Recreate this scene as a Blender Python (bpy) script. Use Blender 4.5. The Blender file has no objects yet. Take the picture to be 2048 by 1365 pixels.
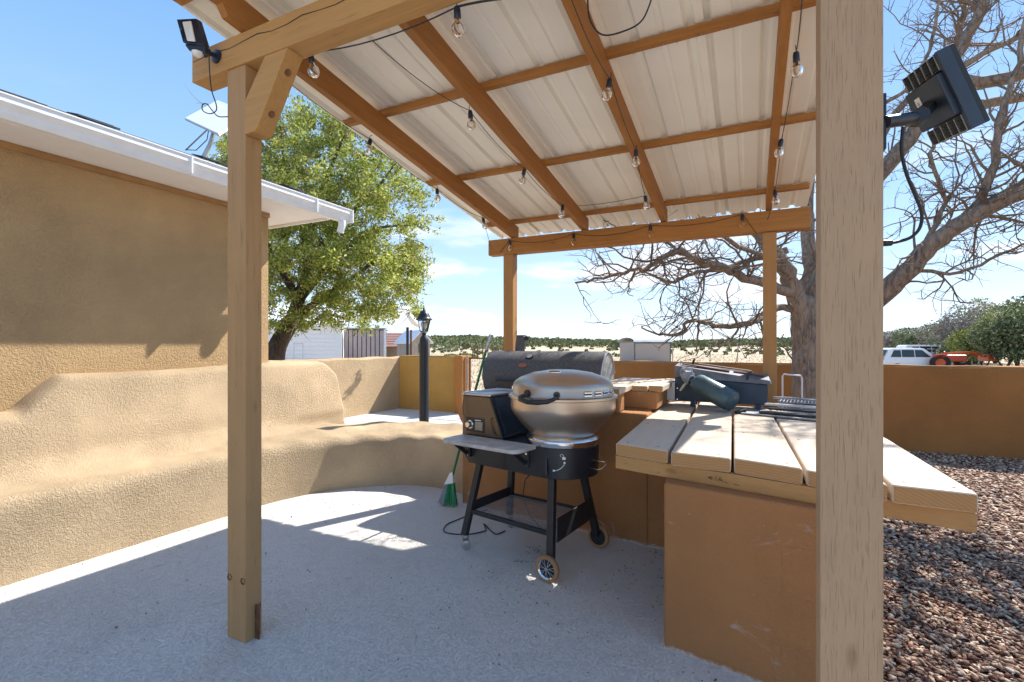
import bpy, math, random
import numpy as np
from mathutils import Vector, Matrix
random.seed(7); RNG = np.random.default_rng(7)
R = math.radians
sc = bpy.context.scene
C = sc.collection

# ------------------------------------------------------------------ camera, sky, sun, exposure
H = 1.45; YAW = R(26); F = 975.0; HOR = 690.0
cam_d = bpy.data.cameras.new('camera'); cam = bpy.data.objects.new('camera', cam_d); C.objects.link(cam)
cam.location = (0, 0, H); cam.rotation_euler = (R(90), 0, YAW)
cam_d.lens = F/2048*36; cam_d.sensor_width = 36; cam_d.shift_y = (HOR-682.5)/2048
cam_d.clip_start = 0.05; cam_d.clip_end = 4000
sc.camera = cam
SUN_AZ = R(25.6); SUN_EL = R(46.5)          # azimuth from +Y towards +X
wd = bpy.data.worlds.new('World'); sc.world = wd; wd.use_nodes = True
nt = wd.node_tree; nt.nodes.clear()
N = nt.nodes.new; L = nt.links.new
out = N('ShaderNodeOutputWorld'); bg = N('ShaderNodeBackground'); sky = N('ShaderNodeTexSky')
sky.sky_type = 'NISHITA'; sky.sun_disc = False; sky.sun_elevation = SUN_EL; sky.sun_rotation = SUN_AZ
sky.altitude = 1800; sky.air_density = 1.0; sky.dust_density = 0.6; sky.ozone_density = 1.6
tc = N('ShaderNodeTexCoord'); sep = N('ShaderNodeSeparateXYZ'); L(tc.outputs['Generated'], sep.inputs[0])
mp = N('ShaderNodeMapping'); mp.inputs['Scale'].default_value = (1, 1, 4.5); L(tc.outputs['Generated'], mp.inputs[0])
cn = N('ShaderNodeTexNoise'); cn.inputs['Scale'].default_value = 3.4; cn.inputs['Detail'].default_value = 7; cn.inputs['Roughness'].default_value = .52
L(mp.outputs[0], cn.inputs[0])
cr = N('ShaderNodeMapRange'); cr.inputs[1].default_value = .50; cr.inputs[2].default_value = .66; cr.inputs[4].default_value = .85; cr.interpolation_type='SMOOTHSTEP'; L(cn.outputs[0], cr.inputs[0])
em = N('ShaderNodeMapRange'); em.inputs[1].default_value = .42; em.inputs[2].default_value = .12; em.interpolation_type='SMOOTHSTEP'; L(sep.outputs[2], em.inputs[0])
mm = N('ShaderNodeMath'); mm.operation = 'MULTIPLY'; L(cr.outputs[0], mm.inputs[0]); L(em.outputs[0], mm.inputs[1])
ramp = N('ShaderNodeValToRGB'); L(sep.outputs[2], ramp.inputs[0])
els = ramp.color_ramp.elements; els[0].position = 0; els[0].color = (.62, .73, .86, 1); els[1].position = 1; els[1].color = (.10, .30, .70, 1)
for p_, c_ in ((.09, (.52, .68, .86)), (.26, (.33, .54, .82)), (.50, (.20, .40, .74))):
    e_ = els.new(p_); e_.color = (*c_, 1)
vm = N('ShaderNodeVectorMath'); vm.operation = 'SCALE'; vm.inputs['Scale'].default_value = 1.85; L(ramp.outputs[0], vm.inputs[0])
mixh = N('ShaderNodeMix'); mixh.data_type = 'RGBA'; mixh.inputs[0].default_value = .93; L(sky.outputs[0], mixh.inputs[6]); L(vm.outputs[0], mixh.inputs[7])
mix = N('ShaderNodeMix'); mix.data_type = 'RGBA'; L(mm.outputs[0], mix.inputs[0]); L(mixh.outputs[2], mix.inputs[6]); mix.inputs[7].default_value = (1.8, 1.85, 1.95, 1)
L(mix.outputs[2], bg.inputs[0]); bg.inputs[1].default_value = 0.15; L(bg.outputs[0], out.inputs[0])
sd = bpy.data.lights.new('sun', 'SUN'); sun = bpy.data.objects.new('sun', sd); C.objects.link(sun)
sd.energy = 2.0; sd.angle = R(0.53); sd.color = (1, .955, .88)
sv = Vector((math.sin(SUN_AZ)*math.cos(SUN_EL), math.cos(SUN_AZ)*math.cos(SUN_EL), math.sin(SUN_EL)))
sun.rotation_euler = sv.to_track_quat('Z', 'Y').to_euler(); sun.location = (3, 4, 12)
sc.view_settings.view_transform = 'Standard'; sc.view_settings.look = 'None'
sc.view_settings.exposure = 2.2; sc.view_settings.gamma = 1; sc.view_settings.use_curve_mapping = False
sc.render.engine = 'CYCLES'
try:
    sc.cycles.max_bounces = 8; sc.cycles.diffuse_bounces = 5; sc.cycles.sample_clamp_indirect = 6
except Exception: pass

# ------------------------------------------------------------------ placement helpers (survey of the place)
cy, sy = math.cos(YAW), math.sin(YAW)
def at(px, py, d):
    X = (px-1024)/F*d; return Vector((X*cy-d*sy, X*sy+d*cy, H+(HOR-py)/F*d))
def gp(px, py, z=0.0):
    return at(px, py, (H-z)*F/(py-HOR))

def smooth_path(P, k=4):
    P = [Vector(p) for p in P]; out_ = []
    for i in range(len(P)-1):
        a = P[max(i-1, 0)]; b = P[i]; c = P[i+1]; d = P[min(i+2, len(P)-1)]
        for j in range(k):
            u = j/k; out_.append(.5*((2*b)+(c-a)*u+(2*a-5*b+4*c-d)*u*u+(3*b-a-3*c+d)*u**3))
    out_.append(P[-1]); return out_

# ------------------------------------------------------------------ materials
def newmat(name):
    m = bpy.data.materials.new(name); m.use_nodes = True
    return m, m.node_tree, m.node_tree.nodes['Principled BSDF']
def col4(c): return (c[0], c[1], c[2], 1)
def coords(t, scale=(1, 1, 1), kind='Object'):
    a = t.nodes.new('ShaderNodeTexCoord'); b = t.nodes.new('ShaderNodeMapping'); b.inputs['Scale'].default_value = scale
    t.links.new(a.outputs[kind], b.inputs[0]); return b.outputs[0]
def noise(t, vec, scale, detail=4, rough=.5, dist=0):
    n = t.nodes.new('ShaderNodeTexNoise'); n.inputs['Scale'].default_value = scale; n.inputs['Detail'].default_value = detail
    n.inputs['Roughness'].default_value = rough; n.inputs['Distortion'].default_value = dist; t.links.new(vec, n.inputs[0]); return n.outputs[0]
def mrange(t, v, a, b, c=0, d=1, smooth=False):
    n = t.nodes.new('ShaderNodeMapRange'); t.links.new(v, n.inputs[0])
    for i, x in zip((1, 2, 3, 4), (a, b, c, d)): n.inputs[i].default_value = x
    if smooth: n.interpolation_type = 'SMOOTHSTEP'
    return n.outputs[0]
def math_(t, op, a, b):
    n = t.nodes.new('ShaderNodeMath'); n.operation = op
    for i, x in enumerate((a, b)):
        if isinstance(x, (int, float)): n.inputs[i].default_value = x
        else: t.links.new(x, n.inputs[i])
    return n.outputs[0]
def mixc(t, f, a, b):
    n = t.nodes.new('ShaderNodeMix'); n.data_type = 'RGBA'
    if isinstance(f, (int, float)): n.inputs[0].default_value = f
    else: t.links.new(f, n.inputs[0])
    for i, x in ((6, a), (7, b)):
        if isinstance(x, tuple): n.inputs[i].default_value = col4(x)
        else: t.links.new(x, n.inputs[i])
    return n.outputs[2]
def bump(t, bs, h, dist, strength=1.0):
    n = t.nodes.new('ShaderNodeBump'); n.inputs['Strength'].default_value = strength; n.inputs['Distance'].default_value = dist
    t.links.new(h, n.inputs['Height']); t.links.new(n.outputs[0], bs.inputs['Normal'])
def plain(name, c, rough=.5, metal=0, var=.15, vs=8, bmp=.001, bs_=60):
    m, t, b = newmat(name); v = coords(t)
    n = noise(t, v, vs, 5, .6)
    dark = tuple(x*(1-var) for x in c); lite = tuple(min(1, x*(1+var)) for x in c)
    t.links.new(mixc(t, mrange(t, n, .3, .7), dark, lite), b.inputs['Base Color'])
    b.inputs['Roughness'].default_value = rough; b.inputs['Metallic'].default_value = metal
    t.links.new(mrange(t, noise(t, v, vs*2, 4), .3, .7, max(.03, rough-.08), min(1, rough+.1)), b.inputs['Roughness'])
    if bmp: bump(t, b, noise(t, v, bs_, 4), bmp)
    return m
def stucco(name, c, rel=.006, scale=26, dirt=(.30, .24, .17), dirtamt=.25, patches=None, skip=.5, blocks=False):
    m, t, b = newmat(name); v = coords(t)
    k = noise(t, v, scale, 5, .66, .35)
    k2 = mrange(t, k, .36, .58, 0, 1, True)
    kk = mrange(t, noise(t, v, scale*2.4, 4, .6), .35, .62, 0, 1, True); k2 = math_(t, 'ADD', math_(t, 'MULTIPLY', k2, .55), math_(t, 'MULTIPLY', kk, .45))
    area = mrange(t, noise(t, v, 1.3, 3), .35, .65, skip, 1)
    fine = noise(t, v, scale*6, 3, .6)
    h = math_(t, 'ADD', math_(t, 'MULTIPLY', k2, area), math_(t, 'MULTIPLY', fine, .35))
    big = noise(t, v, .9, 5, .6)
    col = mixc(t, mrange(t, big, .35, .7, 0, 1), tuple(x*.84 for x in c), tuple(min(1, x*1.1) for x in c))
    col = mixc(t, mrange(t, noise(t, coords(t, (3, 3, .5)), 1.3, 6, .7), .54, .72, 0, dirtamt), col, tuple(x*.72 for x in c))
    col = mixc(t, mrange(t, noise(t, v, 5, 6, .7), .52, .8, 0, dirtamt), col, dirt)
    col = mixc(t, math_(t, 'MULTIPLY', mrange(t, noise(t, v, scale*1.7, 5, .7), .39, .33, 0, .5), area), col, tuple(x*.75 for x in dirt))  # small dark pits: shade of the relief put into the colour
    if patches:
        pn = noise(t, coords(t, (1, 1, 1.6)), 3.2, 8, .72, .8)
        col = mixc(t, mrange(t, pn, patches[1], patches[1]+.07, 0, .6), col, patches[0])
    if blocks:
        tc_ = t.nodes.new('ShaderNodeTexCoord'); sp_ = t.nodes.new('ShaderNodeSeparateXYZ'); t.links.new(tc_.outputs['Object'], sp_.inputs[0])
        cb = t.nodes.new('ShaderNodeCombineXYZ'); t.links.new(math_(t, 'ADD', math_(t, 'ADD', sp_.outputs[0], math_(t, 'MULTIPLY', sp_.outputs[1], .7)), math_(t, 'MULTIPLY', noise(t, v, 9, 4, .7), .035)), cb.inputs[0]); t.links.new(math_(t, 'ADD', sp_.outputs[2], math_(t, 'MULTIPLY', noise(t, v, 7, 4, .7), .03)), cb.inputs[1])
        bk = t.nodes.new('ShaderNodeTexBrick'); bk.inputs['Scale'].default_value = 1; bk.inputs['Brick Width'].default_value = .41; bk.inputs['Row Height'].default_value = .21; bk.inputs['Mortar Size'].default_value = .0022; t.links.new(cb.outputs[0], bk.inputs[0])
        seen = mrange(t, noise(t, v, 2.1, 3, .6), .54, .64)
        crk = math_(t, 'MULTIPLY', bk.outputs['Fac'], seen); col = mixc(t, math_(t, 'MULTIPLY', crk, .3), col, tuple(x*.45 for x in c)); h = math_(t, 'SUBTRACT', h, math_(t, 'MULTIPLY', crk, .7))
        foot_ = mrange(t, math_(t, 'ADD', sp_.outputs[2], math_(t, 'MULTIPLY', noise(t, v, 28, 5, .7), -.07)), -.012, -.028); col = mixc(t, math_(t, 'MULTIPLY', foot_, .75), col, (.56, .54, .52))
        col = mixc(t, mrange(t, noise(t, v, 70, 3, .6), .735, .76, 0, .7), col, (.62, .5, .4))
    t.links.new(col, b.inputs['Base Color']); b.inputs['Roughness'].default_value = .93
    b.inputs['Specular IOR Level'].default_value = .25
    bump(t, b, h, rel)
    return m
def wood(name, c, axis, dark=.72, rough=.6, crack=.35, rel=.0022, wear=None, fine=1):
    m, t, b = newmat(name)
    s = [42, 42, 42]; s[axis] = 1.6
    v = coords(t, tuple(s)); g = noise(t, v, 1.0, 5, .6, .4)
    s2 = [90*fine]*3; s2[axis] = 7*fine*.9
    if fine > 1: s2 = [420]*3; s2[axis] = 14
    v2 = coords(t, tuple(s2)); g2 = noise(t, v2, 1.0, 3, .5)
    vo = coords(t); big = noise(t, vo, 3, 5, .6)
    col = mixc(t, mrange(t, g, .3, .7), tuple(x*dark for x in c), c)
    col = mixc(t, mrange(t, big, .35, .65, 0, .35), col, tuple(min(1, x*1.12) for x in c))
    col = mixc(t, mrange(t, g2, .34, .27, 0, crack), col, (c[0]*.30, c[1]*.28, c[2]*.26))
    vr = t.nodes.new('ShaderNodeTexVoronoi'); ks = [5.5, 5.5, 5.5]; ks[axis] = 2.2; t.links.new(coords(t, tuple(ks)), vr.inputs[0]); vr.inputs['Scale'].default_value = 1
    col = mixc(t, mrange(t, vr.outputs['Distance'], .10, .04, 0, .45), col, (c[0]*.42, c[1]*.36, c[2]*.3))
    if wear: col = mixc(t, mrange(t, noise(t, coords(t, (1, 1, .6)), 22, 6, .75), wear[1], wear[1]+.03, 0, .85), col, wear[0])
    t.links.new(col, b.inputs['Base Color']); b.inputs['Roughness'].default_value = rough
    b.inputs['Specular IOR Level'].default_value = .3
    h = math_(t, 'ADD', g, math_(t, 'MULTIPLY', mrange(t, g2, .25, .4), .8)); bump(t, b, h, rel)
    return m
def plank_mat(name, c, endaxis=1):
    # painted plank: grain along Y, growth rings on the cut ends
    m, t, b = newmat(name)
    v = coords(t, (30, 1.3, 30)); g = noise(t, v, 1, 5, .6, .5)
    big = noise(t, coords(t), 2.2, 6, .65)
    col = mixc(t, mrange(t, g, .3, .7), tuple(x*.86 for x in c), c)
    col = mixc(t, mrange(t, big, .45, .75, 0, .4), col, (.50, .44, .37))
    geo = t.nodes.new('ShaderNodeNewGeometry'); sp = t.nodes.new('ShaderNodeSeparateXYZ'); t.links.new(geo.outputs['True Normal'], sp.inputs[0])
    endf = mrange(t, math_(t, 'ABSOLUTE', sp.outputs[1], 0), .75, .85)
    w = t.nodes.new('ShaderNodeTexWave'); w.wave_type = 'RINGS'; w.rings_direction = 'Y'; w.inputs['Scale'].default_value = 26; w.inputs['Distortion'].default_value = 2.5; w.inputs['Detail'].default_value = 3
    mpn = coords(t, (1, .2, 1)); ad = t.nodes.new('ShaderNodeVectorMath'); ad.operation = 'ADD'; ad.inputs[1].default_value = (-.02, 0, .12); t.links.new(mpn, ad.inputs[0]); t.links.new(ad.outputs[0], w.inputs[0])
    ring = mrange(t, w.outputs[1], .1, .5, .45, 0)
    col = mixc(t, math_(t, 'MULTIPLY', endf, .95), col, (.47, .245, .085))
    col = mixc(t, math_(t, 'MULTIPLY', ring, endf), col, (.27, .17, .09))
    t.links.new(col, b.inputs['Base Color']); b.inputs['Roughness'].default_value = .6
    b.inputs['Specular IOR Level'].default_value = .3
    bump(t, b, g, .002)
    return m
def glass(name, tint=(1, 1, 1), rough=0.0):
    m, t, b = newmat(name)
    b.inputs['Base Color'].default_value = col4(tint); b.inputs['Roughness'].default_value = rough
    b.inputs['Transmission Weight'].default_value = 1; b.inputs['IOR'].default_value = 1.3
    return m
def island(name, c1, c2, c3=None, rough=.7, trans=0, bmp=0, mid=.55):
    m, t, b = newmat(name)
    g = t.nodes.new('ShaderNodeNewGeometry'); r = t.nodes.new('ShaderNodeValToRGB'); t.links.new(g.outputs['Random Per Island'], r.inputs[0])
    e = r.color_ramp.elements; e[0].color = col4(c1); e[1].color = col4(c2)
    if c3: k = e.new(mid); k.color = col4(c3)
    t.links.new(r.outputs[0], b.inputs['Base Color']); b.inputs['Roughness'].default_value = rough
    b.inputs['Specular IOR Level'].default_value = .3
    if trans:
        tr = t.nodes.new('ShaderNodeBsdfTranslucent'); t.links.new(r.outputs[0], tr.inputs[0])
        mx = t.nodes.new('ShaderNodeMixShader'); mx.inputs[0].default_value = trans
        t.links.new(b.outputs[0], mx.inputs[1]); t.links.new(tr.outputs[0], mx.inputs[2])
        t.links.new(mx.outputs[0], t.nodes['Material Output'].inputs[0])
    return m
M = {}
TAN = (.50, .345, .175)
M['house'] = stucco('house_stucco', (.57, .385, .20), .010, 38, skip=.5, dirtamt=.15)
M['bench'] = stucco('bench_stucco', (.54, .40, .25), .011, 50, dirtamt=.18, skip=.15)
M['yardwall'] = stucco('yard_wall_stucco', (.55, .40, .24), .012, 24)
M['orange'] = stucco('orange_stucco', (.41, .18, .055), .004, 40, dirt=(.33, .17, .07), dirtamt=.3, skip=.1)
M['counter'] = stucco('counter_stucco', (.41, .195, .078), .003, 60, dirt=(.30, .15, .07), dirtamt=.35, patches=((.55, .45, .40), .615), skip=.3, blocks=True)
M['wood_x'] = wood('rafter_bounce_x', (.44, .195, .052), 0)  # same paint as the posts, with bounced light put into the orange
M['wood_y'] = wood('rafter_bounce_y', (.41, .175, .045), 1)  # bounced light mixed into this rafter colour too
M['beam_near'] = wood('beam_paint', (.51, .28, .098), 0, dark=.85)
M['post'] = wood('post_paint', (.45, .265, .12), 2, dark=.86)
M['post_far'] = wood('far_post_paint', (.46, .235, .085), 2, dark=.86)
M['post_big'] = wood('weathered_post_paint', (.46, .30, .175), 2, dark=.90, crack=.07, rel=.0015, wear=((.72, .68, .62), .735), fine=2.6)
M['plank'] = plank_mat('plank_paint', (.66, .53, .40))
M['skirt'] = wood('skirt_paint', (.48, .265, .10), 0, dark=.88)
M['white'] = plain('white_metal', (.80, .80, .80), .4, 0, .04)
M['soffit'] = plain('soffit_paint', (.78, .78, .79), .7, 0, .03)
M['roofpanel'] = plain('cream_roof_panel', (.90, .87, .77), .42, 0, .04, 2, 0)
M['black'] = plain('black_powder_coat', (.018, .020, .024), .38, 0, .2, 20, .0002)
M['navy'] = plain('dark_plastic', (.012, .02, .04), .35, 0, .2, 20, 0)
M['cable'] = plain('black_cable', (.015, .015, .016), .55, 0, .2, 30, 0)
M['steelblue'] = plain('blue_grey_steel', (.035, .055, .085), .45, .3, .3, 9, .0004)
M['tank'] = plain('green_grey_tank', (.085, .14, .16), .36, .45, .25, 6, .0003)
M['galv'] = plain('galvanised', (.45, .46, .48), .42, .8, .2, 12, .0003)
M['chrome'] = plain('chrome', (.75, .75, .76), .16, 1, .05, 8, 0)
M['rust'] = plain('rusty_iron', (.17, .075, .035), .85, .2, .4, 25, .001)
M['rustbolt'] = plain('rusty_bolt', (.26, .13, .06), .8, .3, .3, 60, .0005)
M['shingle'] = plain('dark_shingle', (.055, .055, .062), .9, 0, .35, 60, .003)
M['concrete_dirt'] = plain('dirt', (.2, .15, .1), .9)
M['alu'] = plain('brushed_aluminium', (.60, .60, .62), .36, .9, .12, 14, .0002)
M['green'] = plain('green_plastic', (.02, .16, .06), .4, 0, .15)
M['whiteplastic'] = plain('white_plastic', (.78, .78, .76), .4, 0, .05)
M['greybristle'] = plain('grey_bristles', (.35, .36, .37), .8, 0, .2)
M['greenbristle'] = plain('green_bristles', (.03, .30, .12), .6, 0, .25, 60)
M['bulb'] = glass('bulb_glass'); M['lampglass'] = glass('lantern_glass', (.9, .92, .93), .08)
M['filament'] = plain('filament', (.5, .4, .2), .4, .8)
M['tyre_tan'] = plain('tan_rubber', (.34, .19, .09), .7)
M['blackgrain'] = plain('speckled_black_enamel', (.10, .098, .10), .62, 0, .4, 70, .0006, 300)
M['tarp'] = plain('lamp_black', (.02, .023, .027), .4, .2)
M['sidingwhite'] = plain('white_siding', (.80, .81, .84), .6, 0, .04)
M['pinkboard'] = wood('pinkish_board', (.52, .43, .43), 2)
M['brownroof'] = plain('brown_shingles', (.24, .13, .11), .9, 0, .3, 8, .01, 12)
M['shedwall'] = plain('shed_wall', (.38, .32, .28), .6, 0, .06)
M['shedtrim'] = plain('shed_trim', (.08, .10, .09), .6)
M['dimwall'] = plain('weathered_wall', (.40, .34, .30), .9, 0, .2)
M['darkin'] = plain('dark_interior', (.03, .03, .03), .9)
M['carwhite'] = plain('white_car_paint', (.82, .82, .82), .22, 0, .02, 3, 0)
M['carglass'] = plain('car_glass', (.03, .045, .05), .08, 0, .1, 3, 0)
M['tyre'] = plain('tyre_rubber', (.02, .02, .02), .8)
M['redlamp'] = plain('red_lamp', (.45, .02, .02), .3)
M['tractor'] = plain('orange_paint', (.62, .10, .03), .4)
M['barkbare'] = None
def bark(name, c1, c2, sc_=14, rel=.012):
    m, t, b = newmat(name)
    v = coords(t, (1, 1, .22)); n = noise(t, v, sc_*2.2, 6, .65, .6); n2 = noise(t, coords(t), 2.5, 4)
    col = mixc(t, mrange(t, n, .35, .62), c1, c2); col = mixc(t, mrange(t, n2, .4, .7, 0, .4), col, tuple(x*1.3 for x in c2))
    t.links.new(col, b.inputs['Base Color']); b.inputs['Roughness'].default_value = .92; b.inputs['Specular IOR Level'].default_value = .2
    bump(t, b, n, rel); return m
M['barkbare'] = bark('bare_tree_bark', (.10, .08, .068), (.36, .27, .20))
M['twig'] = plain('twig_bark', (.21, .15, .105), .9, 0, .3, 4, 0)
M['barkdark'] = bark('dark_bark', (.035, .028, .024), (.11, .085, .07))
M['leaf'] = island('spring_leaves', (.10, .16, .025), (.66, .62, .17), (.33, .39, .08), .5, .45, mid=.5)
M['juniper'] = island('juniper_foliage', (.05, .08, .03), (.32, .33, .17), (.17, .20, .10), .8, .1)
M['juniper_l'] = island('yellow_green_foliage', (.10, .14, .035), (.42, .42, .14), (.22, .26, .08), .8, .15)
M['farwood'] = island('far_juniper', (.09, .115, .05), (.27, .27, .14), (.16, .18, .08), .9, .1)
M['brush'] = island('grey_brush', (.16, .14, .12), (.42, .38, .33), (.28, .25, .22), .9, .1)
M['stone'] = island('gravel_stones', (.15, .06, .04), (.72, .58, .43), (.46, .28, .18), .85, mid=.55)
M['stonebase'] = plain('gravel_dirt', (.13, .08, .06), .95, 0, .4, 30, .01, 60)
M['grass'] = island('dry_grass', (.30, .23, .12), (.58, .48, .30), (.45, .36, .21), .9, .2)
M['litter'] = island('leaf_litter', (.07, .04, .02), (.3, .22, .13), None, .9)

def mat_concrete():
    m, t, b = newmat('textured_concrete'); v = coords(t)
    k = noise(t, v, 26, 6, .7, .2); k2 = mrange(t, k, .34, .50, 0, 1, True); k3 = mrange(t, noise(t, v, 75, 4, .65), .33, .52, 0, 1, True); fine = noise(t, v, 300, 2, .6)
    h = math_(t, 'ADD', math_(t, 'ADD', math_(t, 'MULTIPLY', k2, .6), math_(t, 'MULTIPLY', k3, .55)), math_(t, 'MULTIPLY', fine, .4))
    big = noise(t, v, .8, 7, .7); mid_ = noise(t, v, 3.1, 8, .72, .6)
    col = mixc(t, mrange(t, big, .36, .66), (.62, .585, .535), (.70, .67, .62))
    col = mixc(t, mrange(t, mid_, .50, .72, 0, .38), col, (.48, .46, .435))
    col = mixc(t, mrange(t, noise(t, coords(t, (1, 1.4, 1)), 1.7, 9, .75, 1.5), .60, .68, 0, .35), col, (.70, .68, .65))
    col = mixc(t, mrange(t, k, .33, .25, 0, .35), col, (.27, .26, .25))
    col = mixc(t, mrange(t, noise(t, v, 140, 3, .6), .655, .70, 0, .7), col, (.17, .15, .13))
    col = mixc(t, mrange(t, noise(t, v, 9, 6, .7), .68, .74, 0, .5), col, (.30, .26, .22))
    t.links.new(col, b.inputs['Base Color']); b.inputs['Roughness'].default_value = .86
    b.inputs['Specular IOR Level'].default_value = .3
    bump(t, b, h, .0045); return m
M['concrete'] = mat_concrete()
def mat_field():
    m, t, b = newmat('dry_field'); v = coords(t)
    a = noise(t, v, .05, 8, .65); a2 = noise(t, v, 1.2, 8, .7); a3 = noise(t, coords(t, (.02, .1, 1)), 1, 5, .6)
    col = mixc(t, mrange(t, a, .35, .65), (.40, .31, .20), (.56, .46, .33))
    col = mixc(t, mrange(t, a2, .5, .7, 0, .5), col, (.30, .22, .13))
    col = mixc(t, mrange(t, a3, .5, .65, 0, .5), col, (.62, .54, .43))
    t.links.new(col, b.inputs['Base Color']); b.inputs['Roughness'].default_value = .95
    b.inputs['Specular IOR Level'].default_value = .1
    bump(t, b, a2, .06); return m
M['field'] = mat_field()
def mat_steel():
    m, t, b = newmat('brushed_steel'); v = coords(t, (1, 1, 60)); n = noise(t, v, 6, 4, .6)
    t.links.new(mixc(t, mrange(t, noise(t, coords(t), 3, 4), .3, .7), (.50, .40, .31), (.62, .52, .43)), b.inputs['Base Color'])
    b.inputs['Metallic'].default_value = .95; t.links.new(mrange(t, n, .3, .7, .33, .40), b.inputs['Roughness'])
    return m
M['steel'] = mat_steel()

# ------------------------------------------------------------------ mesh builder
ORG = {}
class MB:
    def __init__(s): s.v = []; s.f = []
    def add(s, vs, fs):
        o = len(s.v); s.v += [tuple(p) for p in vs]; s.f += [tuple(i+o for i in f) for f in fs]; return s
    def box(s, x0, x1, y0, y1, z0, z1):
        return s.hexa([(x0, y0, z0), (x1, y0, z0), (x1, y1, z0), (x0, y1, z0)], [(x0, y0, z1), (x1, y0, z1), (x1, y1, z1), (x0, y1, z1)])
    def hexa(s, b, t): return s.add(list(b)+list(t), [(3, 2, 1, 0), (4, 5, 6, 7), (0, 1, 5, 4), (1, 2, 6, 5), (2, 3, 7, 6), (3, 0, 4, 7)])
    def obox(s, c, ex, ey, ez):
        c, ex, ey, ez = map(Vector, (c, ex, ey, ez))
        b = [c-ex-ey-ez, c+ex-ey-ez, c+ex+ey-ez, c-ex+ey-ez]; return s.hexa(b, [p+2*ez for p in b])
    def bar(s, p0, p1, w, h, up=(0, 0, 1)):
        p0, p1 = Vector(p0), Vector(p1); d = (p1-p0); e = d.normalized(); up = Vector(up)
        side = e.cross(up)
        if side.length < 1e-4: side = e.cross(Vector((1, 0, 0)))
        side.normalize(); u = side.cross(e).normalized()
        return s.obox((p0+p1)/2, d/2, side*w/2, u*h/2)
    def prism(s, poly, off):
        n = len(poly); off = Vector(off); a = [Vector(p) for p in poly]; b = [p+off for p in a]
        return s.add(a+b, [tuple(range(n-1, -1, -1)), tuple(range(n, 2*n))]+[(i, (i+1) % n, n+(i+1) % n, n+i) for i in range(n)])
    def foot(s, poly, z0, z1): return s.prism([(x, y, z0) for x, y in poly], (0, 0, z1-z0))
    def tube(s, path, r, n=8, cap=True):
        path = [Vector(p) for p in path]; k = len(path)
        rs = r if isinstance(r, (list, tuple)) else [r]*k
        vs = []; prev = None
        for i, p in enumerate(path):
            d = (path[min(i+1, k-1)]-path[max(i-1, 0)])
            if d.length < 1e-9: d = Vector((0, 0, 1))
            d.normalize()
            if prev is None:
                a = d.cross(Vector((0, 0, 1)))
                if a.length < .05: a = d.cross(Vector((1, 0, 0)))
            else:
                a = prev - d*prev.dot(d)
                if a.length < 1e-5: a = d.orthogonal()
            a.normalize(); prev = a; b = d.cross(a)
            for j in range(n):
                q = 2*math.pi*j/n; vs.append(p+(a*math.cos(q)+b*math.sin(q))*rs[i])
        fs = [(i*n+j, i*n+(j+1) % n, (i+1)*n+(j+1) % n, (i+1)*n+j) for i in range(k-1) for j in range(n)]
        if cap: fs += [tuple(range(n-1, -1, -1)), tuple((k-1)*n+j for j in range(n))]
        return s.add(vs, fs)
    def lathe(s, prof, c=(0, 0, 0), n=24, mtx=None, a0=0, a1=2*math.pi):
        c = Vector(c); vs = []; full = abs(a1-a0-2*math.pi) < 1e-6; m = n if full else n+1
        for r, z in prof:
            for j in range(m):
                q = a0+(a1-a0)*j/n; p = Vector((r*math.cos(q), r*math.sin(q), z))
                if mtx: p = mtx @ p
                vs.append(c+p)
        fs = []
        for i in range(len(prof)-1):
            for j in range(n):
                a, b = j, (j+1) % m; fs.append((i*m+a, i*m+b, (i+1)*m+b, (i+1)*m+a))
        return s.add(vs, fs)
    def build(s, name, mat, parent=None, smooth=False, bevel=0, seg=2, at_=None):
        o0 = Vector(ORG.get(parent.name, (0, 0, 0))) if parent else Vector(at_ or (0, 0, 0))
        me = bpy.data.meshes.new(name); me.from_pydata([tuple(Vector(p)-o0) for p in s.v], [], s.f); me.update()
        if isinstance(mat, str): mat = M[mat]
        me.materials.append(mat)
        if smooth:
            for p in me.polygons: p.use_smooth = True
        o = bpy.data.objects.new(name, me); C.objects.link(o)
        if parent: o.parent = parent; ORG[o.name] = tuple(o0)
        else: o.location = o0; ORG[o.name] = tuple(o0)
        if bevel:
            b = o.modifiers.new('bevel', 'BEVEL'); b.width = bevel; b.segments = seg; b.limit_method = 'ANGLE'; b.angle_limit = R(40)
        if smooth == 'auto':
            try: me.set_sharp_from_angle(angle=R(38))
            except Exception: pass
        return o
def tag(o, label=None, cat=None, group=None, kind=None):
    for k, v in (('label', label), ('category', cat), ('group', group), ('kind', kind)):
        if v: o[k] = v
    return o
def thing(name, label, cat, loc=(0, 0, 0), rz=0, local=False, group=None):
    o = bpy.data.objects.new(name, None); C.objects.link(o); o.location = loc; o.rotation_euler = (0, 0, rz); o.empty_display_size = .1
    ORG[o.name] = (0, 0, 0) if local else tuple(loc)
    return tag(o, label, cat, group)
def inst(src, parent, wpos, rot=(0, 0, 0), name=None, scale=1):
    o = src.copy(); C.objects.link(o); o.parent = parent
    if name: o.name = name
    o.location = Vector(wpos)-Vector(ORG[parent.name]); o.rotation_euler = rot; o.scale = (scale,)*3
    ORG[o.name] = ORG[parent.name]
    return o
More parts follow.
